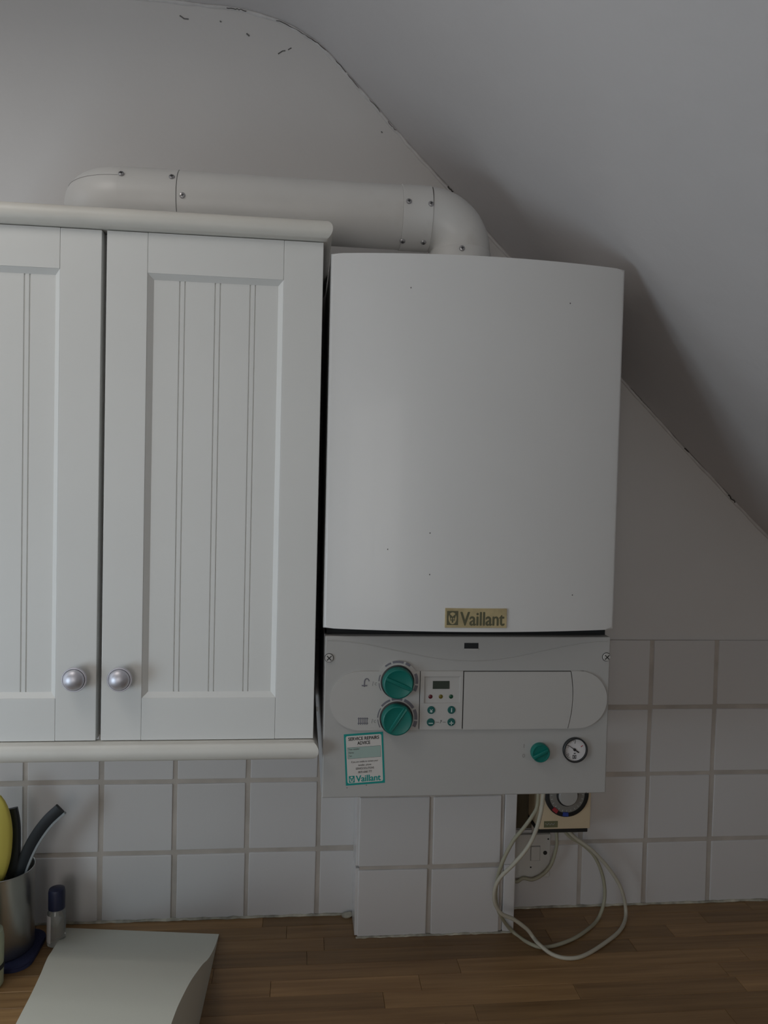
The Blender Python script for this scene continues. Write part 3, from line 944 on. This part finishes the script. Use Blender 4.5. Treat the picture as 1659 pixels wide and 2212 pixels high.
# printed tap, radiator and degree symbols
bm = bmesh.new()
tapc = [(0.0118, 1.4262), (0.0118, 1.4330), (0.0128, 1.4368), (0.0152, 1.4382), (0.0174, 1.4372), (0.0186, 1.4344)]
add_tube(bm, [(p.x, FY, p.y) for p in catmull([(a, b, 0) for a, b in tapc], 4)], 0.0009, n=5)
add_tube(bm, [(0.0080, FY, 1.4282), (0.0160, FY, 1.4282)], 0.0010, n=5)
for k in range(5):
    xx = 0.0048 + k * 0.0030
    add_tube(bm, [(xx, FY, 1.3702), (xx, FY, 1.3808)], 0.0007, n=4)
add_tube(bm, [(0.0032, FY, 1.3722), (0.0186, FY, 1.3722)], 0.0006, n=4)
add_tube(bm, [(0.0032, FY, 1.3792), (0.0186, FY, 1.3792)], 0.0006, n=4)
obj('printed_symbol', bm, 'print_grey', fl, smooth=0)
bm = bmesh.new()
for zc in (1.4310, 1.3755):
    add_tube(bm, [(0.0238, FY, zc - 0.0032), (0.0246, FY, zc + 0.0030)], 0.0005, n=4)
    add_tube(bm, [(0.0292 + 0.0018 * math.cos(math.radians(a)), FY, zc - 0.0006 + 0.0018 * math.sin(math.radians(a))) for a in range(50, 320, 30)], 0.0004, n=4)
    add_tube(bm, [(0.0258, FY, zc + 0.0018), (0.0264, FY, zc + 0.0018)], 0.0005, n=4)
obj('printed_symbol', bm, 'print_faint', fl, smooth=0)

# on/off knob and pressure gauge
kx, kz = 0.2795, 1.3262
bm = lathe([(0.0140, 0), (0.0140, 0.0085), (0.0132, 0.0098), (0.0118, 0.0098), (0.0112, 0.0090), (0, 0.0086)], (kx, PY, kz), (0, -1, 0), n=36)
ok = obj('power_knob', bm, 'green', boiler)
ok['label'] = 'small teal on-off knob'
bm = bmesh.new()
add_box(bm, kx - 0.0120, kx + 0.0128, PY - 0.0080, PY - 0.0125, kz - 0.0026, kz + 0.0026, 0.0008)
rot_bm(bm, math.radians(207), kx, kz)
obj('grip', bm, 'green', ok)
obj('lettering', text_bm('I', 0.2555, 1.3320, PY - 0.0001, 0.0060, 0.0008), 'print_faint', ok, smooth=0)
obj('lettering', text_bm('0', 0.2555, 1.3172, PY - 0.0001, 0.0060, 0.0040), 'print_faint', ok, smooth=0)
gx, gz = 0.3345, 1.3286
bm = lathe([(0.0190, 0), (0.0190, 0.0050), (0.0180, 0.0058), (0.0172, 0.0058), (0.0168, 0.0030), (0.0168, 0.0010)], (gx, PY, gz), (0, -1, 0), n=44)
ga = obj('pressure_gauge', bm, 'black', boiler)
ga['label'] = 'round pressure gauge with black rim'
GY = PY - 0.0016
obj('gauge_face', lathe([(0.0167, 0), (0.0167, 0.0012)], (gx, PY - 0.0006, gz), (0, -1, 0), n=40), 'gauge_face', ga)
bm = bmesh.new()
a = math.radians(146)
d = Vector((math.cos(a), 0, math.sin(a)))
c0 = Vector((gx - 0.0006, GY - 0.0012, gz + 0.0004))
add_tube(bm, [c0 - d * 0.0078, c0 - d * 0.0040], 0.0010, n=6)
add_tube(bm, [c0 - d * 0.0040, c0 + d * 0.0128], [0.0008, 0.0003], n=6)
add_lathe(bm, [(0.0021, 0), (0.0021, 0.0018), (0, 0.0022)], (c0.x, GY, c0.z), (0, -1, 0), n=14)
obj('needle', bm, 'print_black', ga)
bm = bmesh.new()
sector(bm, gx, gz, 0.0148, 0.0154, 90, 232, GY - 0.0003, GY - 0.0005, 18)
for aa in range(90, 235, 12):
    b2 = (math.cos(math.radians(aa)), math.sin(math.radians(aa)))
    add_tube(bm, [(gx + b2[0] * 0.0128, GY - 0.0003, gz + b2[1] * 0.0128), (gx + b2[0] * 0.0152, GY - 0.0003, gz + b2[1] * 0.0152)], 0.00022, n=4)
add_tube(bm, [(gx - 0.0002, GY - 0.0003, gz + 0.0095), (gx + 0.0002, GY - 0.0003, gz + 0.0150)], 0.0004, n=4)
add_box(bm, gx - 0.0018, gx + 0.0012, GY - 0.0005, GY - 0.0001, gz - 0.0060, gz - 0.0048)
for (q0, q1, q2, q3) in ((-0.0034, 0.0022, -0.0136, -0.0128), (-0.0034, 0.0022, -0.0086, -0.0078), (-0.0034, -0.0026, -0.0136, -0.0078), (0.0014, 0.0022, -0.0136, -0.0078), (-0.0014, 0.0004, -0.0122, -0.0094)):
    add_box(bm, gx + q0, gx + q1, GY - 0.0005, GY - 0.0001, gz + q2, gz + q3)
obj('gauge_print', bm, 'print_black', ga, smooth=0)
for s, ax_, az_ in (('1', -0.0108, 0.0030), ('0', -0.0100, -0.0085)):
    obj('lettering', text_bm(s, gx + ax_, gz + az_, GY - 0.0002, 0.0036, None), 'print_small', ga, smooth=0)
bm = bmesh.new()
add_tube(bm, [(gx + 0.0092, GY - 0.0003, gz + 0.0046), (gx + 0.0120, GY - 0.0003, gz + 0.0066)], 0.0007, n=4)
obj('red_mark', bm, 'gauge_red', ga, smooth=0)

# brand emblem: a square with a pale egg shape and a dark ear-like fork
def emblem(parent, x0, x1, z0, z1, y, mdark, mlight, rot=0.0, piv=None):
    w, h = x1 - x0, z1 - z0
    cx, cz = (x0 + x1) / 2, (z0 + z1) / 2
    piv = piv or (cx, cz)
    def put(nm, bm, m):
        rot_bm(bm, rot, *piv)
        obj(nm, bm, m, parent, smooth=0)
    put('emblem', box(x0, x1, y, y - 0.0002, z0, z1), mdark)
    bm = bmesh.new()
    add_prism(bm, [(cx + 0.36 * w * math.cos(a), cz - 0.02 * h + 0.42 * h * math.sin(a)) for a in [2 * PI * k / 22 for k in range(22)]], 'y', y - 0.0001, y - 0.00035)
    put('emblem', bm, mlight)
    bm = bmesh.new()
    e = [(-0.34, 0.36), (-0.16, 0.22), (0.0, 0.10), (0.16, 0.22), (0.34, 0.36), (0.26, 0.10), (0.20, -0.06), (0.20, -0.22), (0.10, -0.14), (0.06, -0.30),
         (0.0, -0.36), (-0.06, -0.30), (-0.10, -0.14), (-0.20, -0.22), (-0.20, -0.06), (-0.26, 0.10)]
    add_prism(bm, [(cx + a * w, cz + b * h) for a, b in e], 'y', y - 0.0003, y - 0.0005)
    put('emblem', bm, mdark)
    bm = bmesh.new()
    for s in (-1, 1):
        add_prism(bm, [(cx + s * 0.10 * w, cz + 0.04 * h), (cx + s * 0.16 * w, cz - 0.06 * h), (cx + s * 0.08 * w, cz - 0.12 * h), (cx + s * 0.04 * w, cz - 0.04 * h)], 'y', y - 0.0004, y - 0.0006)
    put('emblem', bm, mlight)

# gold maker's badge on the cover
bx0, bx1, bz0, bz1 = 0.1245, 0.2158, 1.5185, 1.5468
bmY = -(DC + BOW) - 0.0002
badge = obj('maker_badge', box(bx0, bx1, bmY + 0.0015, bmY - 0.0008, bz0, bz1, 0.0004, 1), 'badge', boiler, smooth=0)
badge['label'] = "aged gold maker's badge"
emblem(badge, 0.1272, 0.1437, 1.5225, 1.5430, bmY - 0.0008, 'badge_print', 'badge')
obj('lettering', text_bm('Vaillant', 0.1796, 1.5222, bmY - 0.0008, 0.0205, 0.0660, bold=0.030), 'badge_print', badge, smooth=0)

# moulded maker's name low on the panel
obj('lettering', text_bm('Vaillant', 0.1775, 1.2765, PY + 0.00012, 0.0135, 0.0560, bold=0.012, depth=0.00018), 'panel', panel, smooth=0)
bm = bmesh.new()
for rr in (0.0068, 0.0040):
    add_tube(bm, [(0.1350 + rr * math.cos(2 * PI * k / 16), PY + 0.0001, 1.2830 + rr * math.sin(2 * PI * k / 16)) for k in range(17)], 0.0002, n=4)
obj('lettering', bm, 'panel', panel, smooth=0)

# service sticker
sw, sh = 0.0580, 0.0765
sx, sz = 0.0148, 1.3187
srot = math.radians(3.6)
st = obj('service_sticker', rot_bm(box(sx - sw / 2, sx + sw / 2, PY + 0.0001, PY - 0.0003, sz - sh / 2, sz + sh / 2), srot, sx, sz), 'sticker_green', boiler, smooth=0)
st['label'] = 'teal and white service sticker'
SY = PY - 0.0003
obj('sticker_panel', rot_bm(slab(round_rect(sx - sw / 2 + 0.0027, sx + sw / 2 - 0.0027, sz - sh / 2 + 0.0030, sz + sh / 2 - 0.0030, 0.0026), SY, SY - 0.0001), srot, sx, sz), 'sticker_white', st, smooth=0)
obj('sticker_box', rot_bm(box(sx - 0.0246, sx + 0.0246, SY, SY - 0.0002, sz + 0.0012, sz + 0.0182), srot, sx, sz), 'print_small', st, smooth=0)
obj('sticker_box', rot_bm(box(sx - 0.0243, sx + 0.0243, SY, SY - 0.0003, sz + 0.0015, sz + 0.0179), srot, sx, sz), 'sticker_pale', st, smooth=0)
def stext(s, x, z, h, w, m, bold=0.0, al='CENTER', yy=SY - 0.0001):
    obj('lettering', text_bm(s, sx + x, sz + z, yy, h, w, al, bold, srot, (sx, sz)), m, st, smooth=0)
stext('SERVICE REPAIRS', 0, 0.0283, 0.0050, 0.0455, 'print_black', 0.030)
stext('ADVICE', 0, 0.0215, 0.0050, 0.0190, 'print_black', 0.030)
stext('Your installer:', -0.0230, 0.0142, 0.0026, 0.0165, 'print_small', al='LEFT', yy=SY - 0.0003)
stext('Name:', -0.0230, 0.0092, 0.0026, 0.0075, 'print_small', al='LEFT', yy=SY - 0.0003)
stext('Tel:', -0.0230, 0.0042, 0.0026, 0.0045, 'print_small', al='LEFT', yy=SY - 0.0003)
stext('If you are unable to contact your', 0, -0.0050, 0.0028, 0.0395, 'print_small', 0.01)
stext('installer, phone', 0, -0.0102, 0.0028, 0.0190, 'print_small', 0.01)
stext('SERVICE SOLUTIONS', 0, -0.0155, 0.0031, 0.0270, 'print_small', 0.02)
stext('0870 6060 777', 0, -0.0209, 0.0031, 0.0205, 'print_small', 0.02)
stext('Vaillant', 0.0046, -0.0337, 0.0098, 0.0370, 'sticker_green', 0.032)
emblem(st, sx - 0.0242, sx - 0.0158, sz - 0.0343, sz - 0.0243, SY - 0.0001, 'sticker_green', 'sticker_white', srot, (sx, sz))
for px_, pz_ in ((-0.010, 1.2755), (0.0185, 1.2790), (0.355, 1.262)):
    obj('fleck', lathe([(0.0009, 0), (0.0009, 0.0002)], (px_, PY + 0.0001, pz_), (0, -1, 0), n=6), 'scuff', panel)

# ------------------------------------------------------------------ flue pipe
PRR = 0.0495
PZ, PYY = 2.1575, -0.200
VX = 0.1635
flue = tag(empty('flue_pipe', (VX, PYY, BT + 0.001)), 'white painted flue pipe bending from the boiler top over the cabinet', 'flue pipe')
def pipe_shell(name, pts, r, n=48):
    return obj(name, tube(pts, r, n=n), 'pipe', flue, smooth=30)
RB = 0.0525
xb = VX - RB
zb = PZ - RB
sweep = [(xb + RB * math.sin(math.radians(a)), PYY, zb + RB * math.cos(math.radians(a))) for a in range(0, 91, 6)]
pipe_shell('elbow', sweep + [(VX, PYY, zb - 0.004)], PRR)
obj('collar', lathe([(PRR + 0.0012, 0), (PRR + 0.0012, zb - 0.002 - BT), (PRR + 0.0004, zb - BT)], (VX, PYY, BT + 0.0005), (0, 0, 1), n=48), 'pipe', flue)
pipe_shell('collar', [(0.0635, PYY, PZ), (0.0640, PYY, PZ), (xb - 0.0006, PYY, PZ), (xb, PYY, PZ)], [PRR + 0.0005, PRR + 0.0014, PRR + 0.0014, PRR + 0.0005])
pipe_shell('straight_pipe', [(-0.2835, PYY, PZ), (0.0632, PYY, PZ)], PRR)
pipe_shell('collar', [(-0.3715, PYY, PZ), (-0.3710, PYY, PZ), (-0.2848, PYY, PZ), (-0.2842, PYY, PZ)], [PRR + 0.0002, PRR + 0.0002, PRR + 0.0010, PRR + 0.0005])
obj('joint_ring', tube([(-0.2848, PYY, PZ), (-0.2830, PYY, PZ)], PRR - 0.0006, n=40), 'black', flue)
sw2 = [(-0.3712 - RB * math.sin(math.radians(a)), PYY + RB - RB * math.cos(math.radians(a)), PZ) for a in range(0, 91, 6)]
pipe_shell('elbow', [(-0.3660, PYY, PZ)] + sw2 + [(-0.3712 - RB, -0.0005, PZ)], PRR)
# raised seam round the left elbow
seam = []
for a in range(0, 91, 6):
    c = Vector((-0.3712 - RB * math.sin(math.radians(a)), PYY + RB - RB * math.cos(math.radians(a)), PZ))
    outw = Vector((-math.sin(math.radians(a)), -math.cos(math.radians(a)), 0))
    seam.append(c + outw * (PRR * math.cos(math.radians(28))) + Vector((0, 0, PRR * math.sin(math.radians(28)))))
obj('seam', tube(seam, 0.0005, n=5), 'print_faint', flue)
def pipe_screw(x, deg, extra=0.0014):
    n = Vector((0, -math.cos(math.radians(deg)), math.sin(math.radians(deg))))
    screw(flue, Vector((x, PYY, PZ)) + n * (PRR + extra), n)
pipe_screw(-0.3660, 30, 0.0012)
pipe_screw(-0.2915, 30, 0.0012)
pipe_screw(-0.2745, -4, 0.0)
pipe_screw(0.0715, 10)
pipe_screw(0.1065, 8)
pipe_screw(0.0660, -62)
pipe_screw(0.1000, -62)
screw(flue, Vector((VX - 0.006, PYY - PRR - 0.001, 2.0985)), (0, -1, 0))
# flue socket plate on the boiler top
obj('top_flange', lathe([(0.062, 0), (0.062, 0.003), (0.056, 0.004)], (VX, PYY, BT + 0.0003), (0, 0, 1), n=40), 'case', flue)
obj('top_plate', box(BL + 0.004, BRX - 0.06, -0.14, -0.012, BT, BT + 0.030), 'boiler', boiler)

# ------------------------------------------------------------------ timer, spur and cables
TX0, TX1, TZ0, TZ1, TY = 0.3670, 0.4672, 1.0868, 1.228, -0.0750
timer = tag(empty('timer_switch', (0.417, -0.04, TZ0)), 'cream heating timer with a black dial ring below the boiler', 'timer')
obj('housing', box(TX0, TX1, TY, -0.0065, TZ0, TZ1, 0.003, 2), 'timer', timer)
obj('base_strip', box(TX0 - 0.001, TX1 - 0.004, TY + 0.003, -0.0105, TZ0 - 0.0075, TZ0 - 0.0002, 0.001, 1), 'black', timer)
tx, tz = 0.4180, 1.1545
obj('dial_ring', lathe([(0.0420, 0), (0.0420, 0.0050), (0.0405, 0.0060), (0.0345, 0.0060), (0.0340, 0.0045)], (tx, TY, tz), (0, -1, 0), n=56), 'black', timer)
obj('dial', lathe([(0.0339, 0), (0.0339, 0.0050), (0.0200, 0.0062)], (tx, TY - 0.0005, tz), (0, -1, 0), n=48), 'timer_dial', timer)
obj('hub_ring', lathe([(0.0208, 0), (0.0208, 0.0070), (0.0185, 0.0080)], (tx, TY - 0.001, tz), (0, -1, 0), n=40), 'black', timer)
obj('hub', lathe([(0.0178, 0), (0.0178, 0.0110), (0.0165, 0.0125), (0, 0.0130)], (tx, TY - 0.002, tz), (0, -1, 0), n=40), 'timer_knob', timer)
for aa, mm in ((231, 'timer_red'), (266, 'timer_blue')):
    bm = bmesh.new()
    sector(bm, tx, tz, 0.0325, 0.0395, aa - 8, aa + 8, TY - 0.005, TY - 0.0085)
    obj('setting_tab', bm, mm, timer)
bm = bmesh.new()
for k in range(24):
    a = 2 * PI * k / 24
    add_tube(bm, [(tx + 0.0285 * math.cos(a), TY - 0.0060, tz + 0.0285 * math.sin(a)), (tx + 0.0318 * math.cos(a), TY - 0.0058, tz + 0.0318 * math.sin(a))], 0.00035, n=4)
obj('hour_marks', bm, 'print_white', timer, smooth=0)
lb = obj('maker_label', box(0.3770, 0.4035, TY + 0.0005, TY - 0.0004, 1.0912, 1.1032), 'timer_label', timer, smooth=0)
bm = bmesh.new()
add_tube(bm, [(0.3790 + 0.0012 * k, TY - 0.0005, 1.0975 + 0.0018 * math.sin(k * 1.35)) for k in range(16)], 0.00035, n=4)
obj('lettering', bm, 'timer_knob', lb, smooth=0)

spur = tag(empty('switched_spur', (0.369, -0.005, 0.9645)), 'white switched electrical outlet plate on the tiles beside the chase', 'outlet')
obj('plate', box(0.3255, 0.4118, -0.0150, -0.0063, 0.9650, 1.0505, 0.0022, 2), 'spur', spur)
rk = obj('rocker', box(0.3725, 0.3900, -0.0180, -0.0145, 1.0000, 1.0272, 0.0012, 2), 'spur', spur)
obj('rocker_surround', box(0.3714, 0.3911, -0.0153, -0.0148, 0.9988, 1.0284), 'print_faint', spur, smooth=0)
obj('indicator', lathe([(0.0040, 0), (0.0040, 0.0010), (0.0020, 0.0014)], (0.4010, -0.0148, 1.0140), (0, -1, 0), n=18), 'black', spur)
for qx, qz in ((0.4065, 1.0410), (0.3730, 0.9860)):
    obj('screw', lathe([(0.0016, 0), (0.0016, 0.0006)], (qx, -0.0148, qz), (0, -1, 0), n=12), 'print_black', spur)
junction = tag(obj('junction_block', box(0.4125, 0.4620, -0.0300, -0.0064, 1.0590, 1.0780, 0.002, 2), 'cable_aged'),
               'small dull cable clamp block under the timer', 'clamp')

def cable(name, pts, r, m, lab):
    o = obj(name, tube(catmull(pts, 8), r, n=10), m, smooth=60)
    return tag(o, lab, 'cable')

def ray_pt(px, py, Y=None, Z=None):
    d = F_ + R_ * ((px - 829.5) / FPX) - U_ * ((py - 1106.0) / FPX)
    t = (Y - CAM.y) / d.y if Y is not None else (Z - CAM.z) / d.z
    return CAM + d * t
CR = 0.0033
cA = [(1163, 1700, -0.190), (1163, 1720, -0.185), (1160, 1744, -0.178), (1149, 1764, -0.170), (1130, 1790, -0.160), (1109, 1816, -0.150), (1087, 1858, -0.138), (1074, 1900, -0.128), (1071, 1940, -0.120),
      (1080, 1975, -0.115)]
pA = [tuple(ray_pt(x, y_, Y=d)) for x, y_, d in cA]
pA += [tuple(ray_pt(x, y_, Z=ZC + CR)) for x, y_ in ((1108, 2013), (1148, 2040), (1182, 2046), (1232, 2031), (1268, 2009), (1293, 1983))]
pA += [tuple(ray_pt(x, y_, Y=d)) for x, y_, d in ((1306, 1940, -0.040), (1302, 1893, -0.040), (1284, 1850, -0.040), (1258, 1824, -0.040), (1232, 1808, -0.040))]
pA += [(0.420, -0.040, TZ0 - 0.008)]
cable('power_cable', pA, CR, 'cable_aged', 'inner loop of pale flex hanging from the boiler to the timer')
cB = [(1175, 1700, -0.205), (1173, 1722, -0.202), (1169, 1752, -0.196), (1158, 1793, -0.188), (1140, 1830, -0.178), (1110, 1866, -0.166), (1082, 1894, -0.154), (1069, 1920, -0.144), (1069, 1950, -0.134),
      (1084, 1974, -0.128), (1110, 1986, -0.124)]
pB = [tuple(ray_pt(x, y_, Y=d)) for x, y_, d in cB]
pB += [tuple(ray_pt(x, y_, Y=d)) for x, y_, d in ((1138, 2007, -0.120),)]
pB += [tuple(ray_pt(x, y_, Z=ZC + CR * 3.4)) for x, y_ in ((1152, 2025), (1165, 2040))]
pB += [tuple(ray_pt(x, y_, Z=ZC + CR)) for x, y_ in ((1192, 2061), (1226, 2070), (1262, 2064), (1308, 2036), (1342, 2006))]
pB += [tuple(ray_pt(x, y_, Y=d)) for x, y_, d in ((1352, 1970, -0.050), (1341, 1918, -0.050), (1312, 1872, -0.050), (1276, 1834, -0.050), (1242, 1809, -0.050))]
pB += [(0.428, -0.052, TZ0 - 0.008)]
cable('power_cable', pB, CR * 1.05, 'cable', 'outer loop of white flex lying on the worktop under the boiler')
pC = [(0.4145, -0.030, TZ0 - 0.008)]
pC += [tuple(ray_pt(x, y_, Y=d)) for x, y_, d in ((1203, 1815, -0.030), (1200, 1838, -0.028), (1190, 1868, -0.026), (1172, 1889, -0.024), (1150, 1900, -0.022), (1130, 1897, -0.020))]
pC += [(0.3460, -0.0180, 0.9600), (0.3330, -0.0140, 0.9625)]
cable('power_cable', pC, CR, 'cable_aged', 'short flex curving from the timer to the outlet plate')

# ------------------------------------------------------------------ things on the worktop at the left
# cream box with a sloping curved top
heights = [(0.0, 0.0015, -0.4975), (0.05, 0.011, -0.4940), (0.10, 0.027, -0.4870), (0.15, 0.047, -0.4775), (0.21, 0.076, -0.4635), (0.28, 0.106, -0.4470), (0.34, 0.130, -0.4330),
           (0.42, 0.156, -0.4180), (0.46, 0.165, -0.4130), (0.50, 0.171, -0.4095), (0.53, 0.1725, -0.4080)]
heights = [tuple(p) for p in catmull(heights, 5)] + [(0.540, 0.168, -0.4080), (0.546, 0.158, -0.4080), (0.55, 0.145, -0.4080)]
bm = bmesh.new()
BLc, BRc = Vector((-0.4980, -0.0230)), Vector((-0.2189, -0.0604))
FLc, FRc = Vector((-0.4150, -0.5700)), Vector((-0.2290, -0.6030))
secs = []
NW = 10
for s, h, lx in heights:
    t = s / 0.55
    a = Vector((lx, BLc.y + (FLc.y - BLc.y) * t))
    b = BRc.lerp(FRc, t)
    ring = []
    for k in range(NW + 1):
        p = a.lerp(b, k / NW)
        ring.append(bm.verts.new((p.x, p.y, ZC + 0.0005 + h)))
    g0 = bm.verts.new((a.x, a.y, ZC + 0.0004))
    g1 = bm.verts.new((b.x, b.y, ZC + 0.0004))
    secs.append((ring, g0, g1))
for (A, a0, a1), (B, b0, b1) in zip(secs[:-1], secs[1:]):
    for k in range(NW):
        bm.faces.new((A[k], A[k + 1], B[k + 1], B[k]))
    bm.faces.new((A[0], B[0], b0, a0))
    bm.faces.new((A[-1], a1, b1, B[-1]))
    bm.faces.new((a0, b0, b1, a1))
for (A, a0, a1), rev in ((secs[0], False), (secs[-1], True)):
    bm.faces.new([a0] + A + [a1])
tag(obj('bread_bin', bm, 'bin', smooth=28), 'cream plastic bread bin with a sloping curved top in the foreground', 'bread bin')

# steel pot with utensils
pcx, pcy = -0.5900, -0.0850
bm = lathe([(0.0545, 0.0), (0.0550, 0.002), (0.0550, 0.138), (0.0556, 0.1395), (0.0550, 0.1405), (0.0538, 0.1395), (0.0536, 0.137), (0.0536, 0.004), (0, 0.004)], (pcx, pcy, ZC + 0.0085), (0, 0, 1), n=56)
tag(obj('utensil_pot', bm, 'steel'), 'round brushed steel utensil pot at the left edge', 'pot')

def strip(name, pts, w, th, m, parent=None, wdir=Vector((1, 0, 0))):
    """flat handle swept along points: width w in the picture plane, thickness th"""
    P = catmull(pts, 6)
    bm = bmesh.new()
    rings = []
    N_ = len(P)
    for i in range(N_):
        T = (P[min(i + 1, N_ - 1)] - P[max(i - 1, 0)]).normalized()
        side = T.cross(Vector((0, 1, 0))).normalized()
        nrm = side.cross(T).normalized()
        ww = w[i * (len(w) - 1) // max(1, N_ - 1)] if isinstance(w, list) else w
        rings.append([bm.verts.new(P[i] + side * a * ww / 2 + nrm * b * th / 2) for a, b in ((-1, -0.6), (-0.8, -1), (0.8, -1), (1, -0.6), (1, 0.6), (0.8, 1), (-0.8, 1), (-1, 0.6))])
    for A, B in zip(rings[:-1], rings[1:]):
        for k in range(8):
            bm.faces.new((A[k], A[(k + 1) % 8], B[(k + 1) % 8], B[k]))
    bm.faces.new(rings[0])
    bm.faces.new(rings[-1][::-1])
    return obj(name, bm, m, parent, smooth=40)
hp = [(-0.4915, -0.086, 1.1490), (-0.5140, -0.086, 1.1270), (-0.5345, -0.084, 1.0970), (-0.5495, -0.083, 1.0650), (-0.5590, -0.083, 1.0330), (-0.5650, -0.083, 0.985), (-0.5700, -0.083, 0.925)]
ut = tag(empty('curved_utensil', (-0.57, -0.083, ZC + 0.006)), 'black curved kitchen utensil with a pale grey edge leaning right in the pot', 'utensil')
strip('handle', hp, 0.0195, 0.008, 'utensil_black', ut)
strip('edge_strip', [(x + 0.0092, y_ - 0.0030, z - 0.0062) for x, y_, z in hp[:-1]], 0.0040, 0.0065, 'utensil_edge', ut)
tag(strip('straight_utensil', [(-0.5755, -0.078, 1.1475), (-0.5700, -0.080, 1.1180), (-0.5690, -0.082, 1.0700), (-0.5725, -0.082, 1.000), (-0.5760, -0.082, 0.9160)], 0.0200, 0.009, 'utensil_black'),
    'black upright kitchen utensil standing between the yellow spoon and curved utensil', 'utensil')
# yellow spoon: shallow bowl on a handle
bm = bmesh.new()
sc_ = Vector((-0.6020, -0.103, 1.0980))
NU, NV = 20, 12
grid = []
for i in range(NU + 1):
    t = -1 + 2 * i / NU
    hw = 0.0305 * math.sqrt(max(0.0, 1 - abs(t) ** 2.3)) * (1.0 + 0.08 * t)
    row = []
    for j in range(NV + 1):
        q = -1 + 2 * j / NV
        row.append(sc_ + Vector((hw * q + 0.006 * (1 - t * t), -0.015 * (1 - q * q) * (1 - t * t) + 0.004 * t, 0.088 * t)))
    grid.append(row)
vf = [[bm.verts.new(p) for p in row] for row in grid]
vb = [[bm.verts.new(p + Vector((0, 0.0035, 0))) for p in row] for row in grid]
for i in range(NU):
    for j in range(NV):
        bm.faces.new((vf[i][j], vf[i][j + 1], vf[i + 1][j + 1], vf[i + 1][j]))
        bm.faces.new((vb[i][j], vb[i + 1][j], vb[i + 1][j + 1], vb[i][j + 1]))
    bm.faces.new((vf[i][0], vf[i + 1][0], vb[i + 1][0], vb[i][0]))
    bm.faces.new((vf[i][NV], vb[i][NV], vb[i + 1][NV], vf[i + 1][NV]))
bmesh.ops.remove_doubles(bm, verts=bm.verts[:], dist=0.0002)
sp = tag(empty('serving_spoon', (-0.602, -0.10, ZC + 0.006)), 'yellow plastic serving spoon standing bowl-up in the steel pot', 'spoon')
obj('bowl', bm, 'yellow', sp, smooth=60)
obj('handle', tube([(-0.602, -0.104, 1.016), (-0.601, -0.098, 0.97), (-0.600, -0.095, 0.916)], [0.0070, 0.0055, 0.0055], n=12), 'yellow', sp)

# small bottle with a navy cap
bxx, byy = -0.5010, -0.0680
bt = tag(empty('small_bottle', (bxx, byy, ZC + 0.0005)), 'small clear bottle with a navy cap and white label beside the pot', 'bottle')
obj('body', lathe([(0.0140, 0), (0.0155, 0.0015), (0.0157, 0.052), (0.0150, 0.058), (0.0120, 0.0625), (0.0110, 0.066)], (bxx, byy, ZC + 0.0005), (0, 0, 1), n=32), 'bottle', bt)
obj('cap', lathe([(0.0142, 0.064), (0.0142, 0.094), (0.0130, 0.0985), (0.0090, 0.1005), (0, 0.1010)], (bxx, byy, ZC + 0.0005), (0, 0, 1), n=32), 'navy', bt)
bm = bmesh.new()
A, B = [], []
for k in range(9):
    a = math.radians(196 + 55 * k / 8)
    A.append(bm.verts.new((bxx + 0.0160 * math.cos(a), byy + 0.0160 * math.sin(a), ZC + 0.008)))
    B.append(bm.verts.new((bxx + 0.0160 * math.cos(a), byy + 0.0160 * math.sin(a), ZC + 0.056)))
for k in range(8):
    bm.faces.new((A[k], A[k + 1], B[k + 1], B[k]))
obj('label', bm, 'label', bt)

# pale green soap bottle cut by the picture edge
sbx, sby = -0.5750, -0.1800
so = tag(empty('soap_bottle', (sbx, sby, ZC + 0.0005)), 'pale green bottle with a dark band in front of the steel pot', 'bottle')
obj('body', lathe([(0.0230, 0), (0.0250, 0.003), (0.0255, 0.078), (0.0235, 0.090), (0.0140, 0.098), (0.0100, 0.102)], (sbx, sby, ZC + 0.0005), (0, 0, 1), n=36), 'soap', so)
obj('cap', lathe([(0.0110, 0.101), (0.0110, 0.116), (0.0070, 0.120), (0, 0.1205)], (sbx, sby, ZC + 0.0005), (0, 0, 1), n=24), 'utensil_black', so)
obj('band', lathe([(0.0262, 0.030), (0.0262, 0.037)], (sbx, sby, ZC + 0.0005), (0, 0, 1), n=36), 'utensil_black', so)

# navy mat under the pot
bm = slab(round_rect(-0.655, -0.5225, -0.150, -0.030, 0.030, 8), 0.0, -0.0075, 0.002)
for v in bm.verts:
    x, y_, z = v.co
    v.co = Vector((x, z, ZC + 0.0004 - y_))
tag(obj('pot_mat', bm, 'navy_cloth', smooth=40), 'dark navy mat under the steel utensil pot', 'mat')
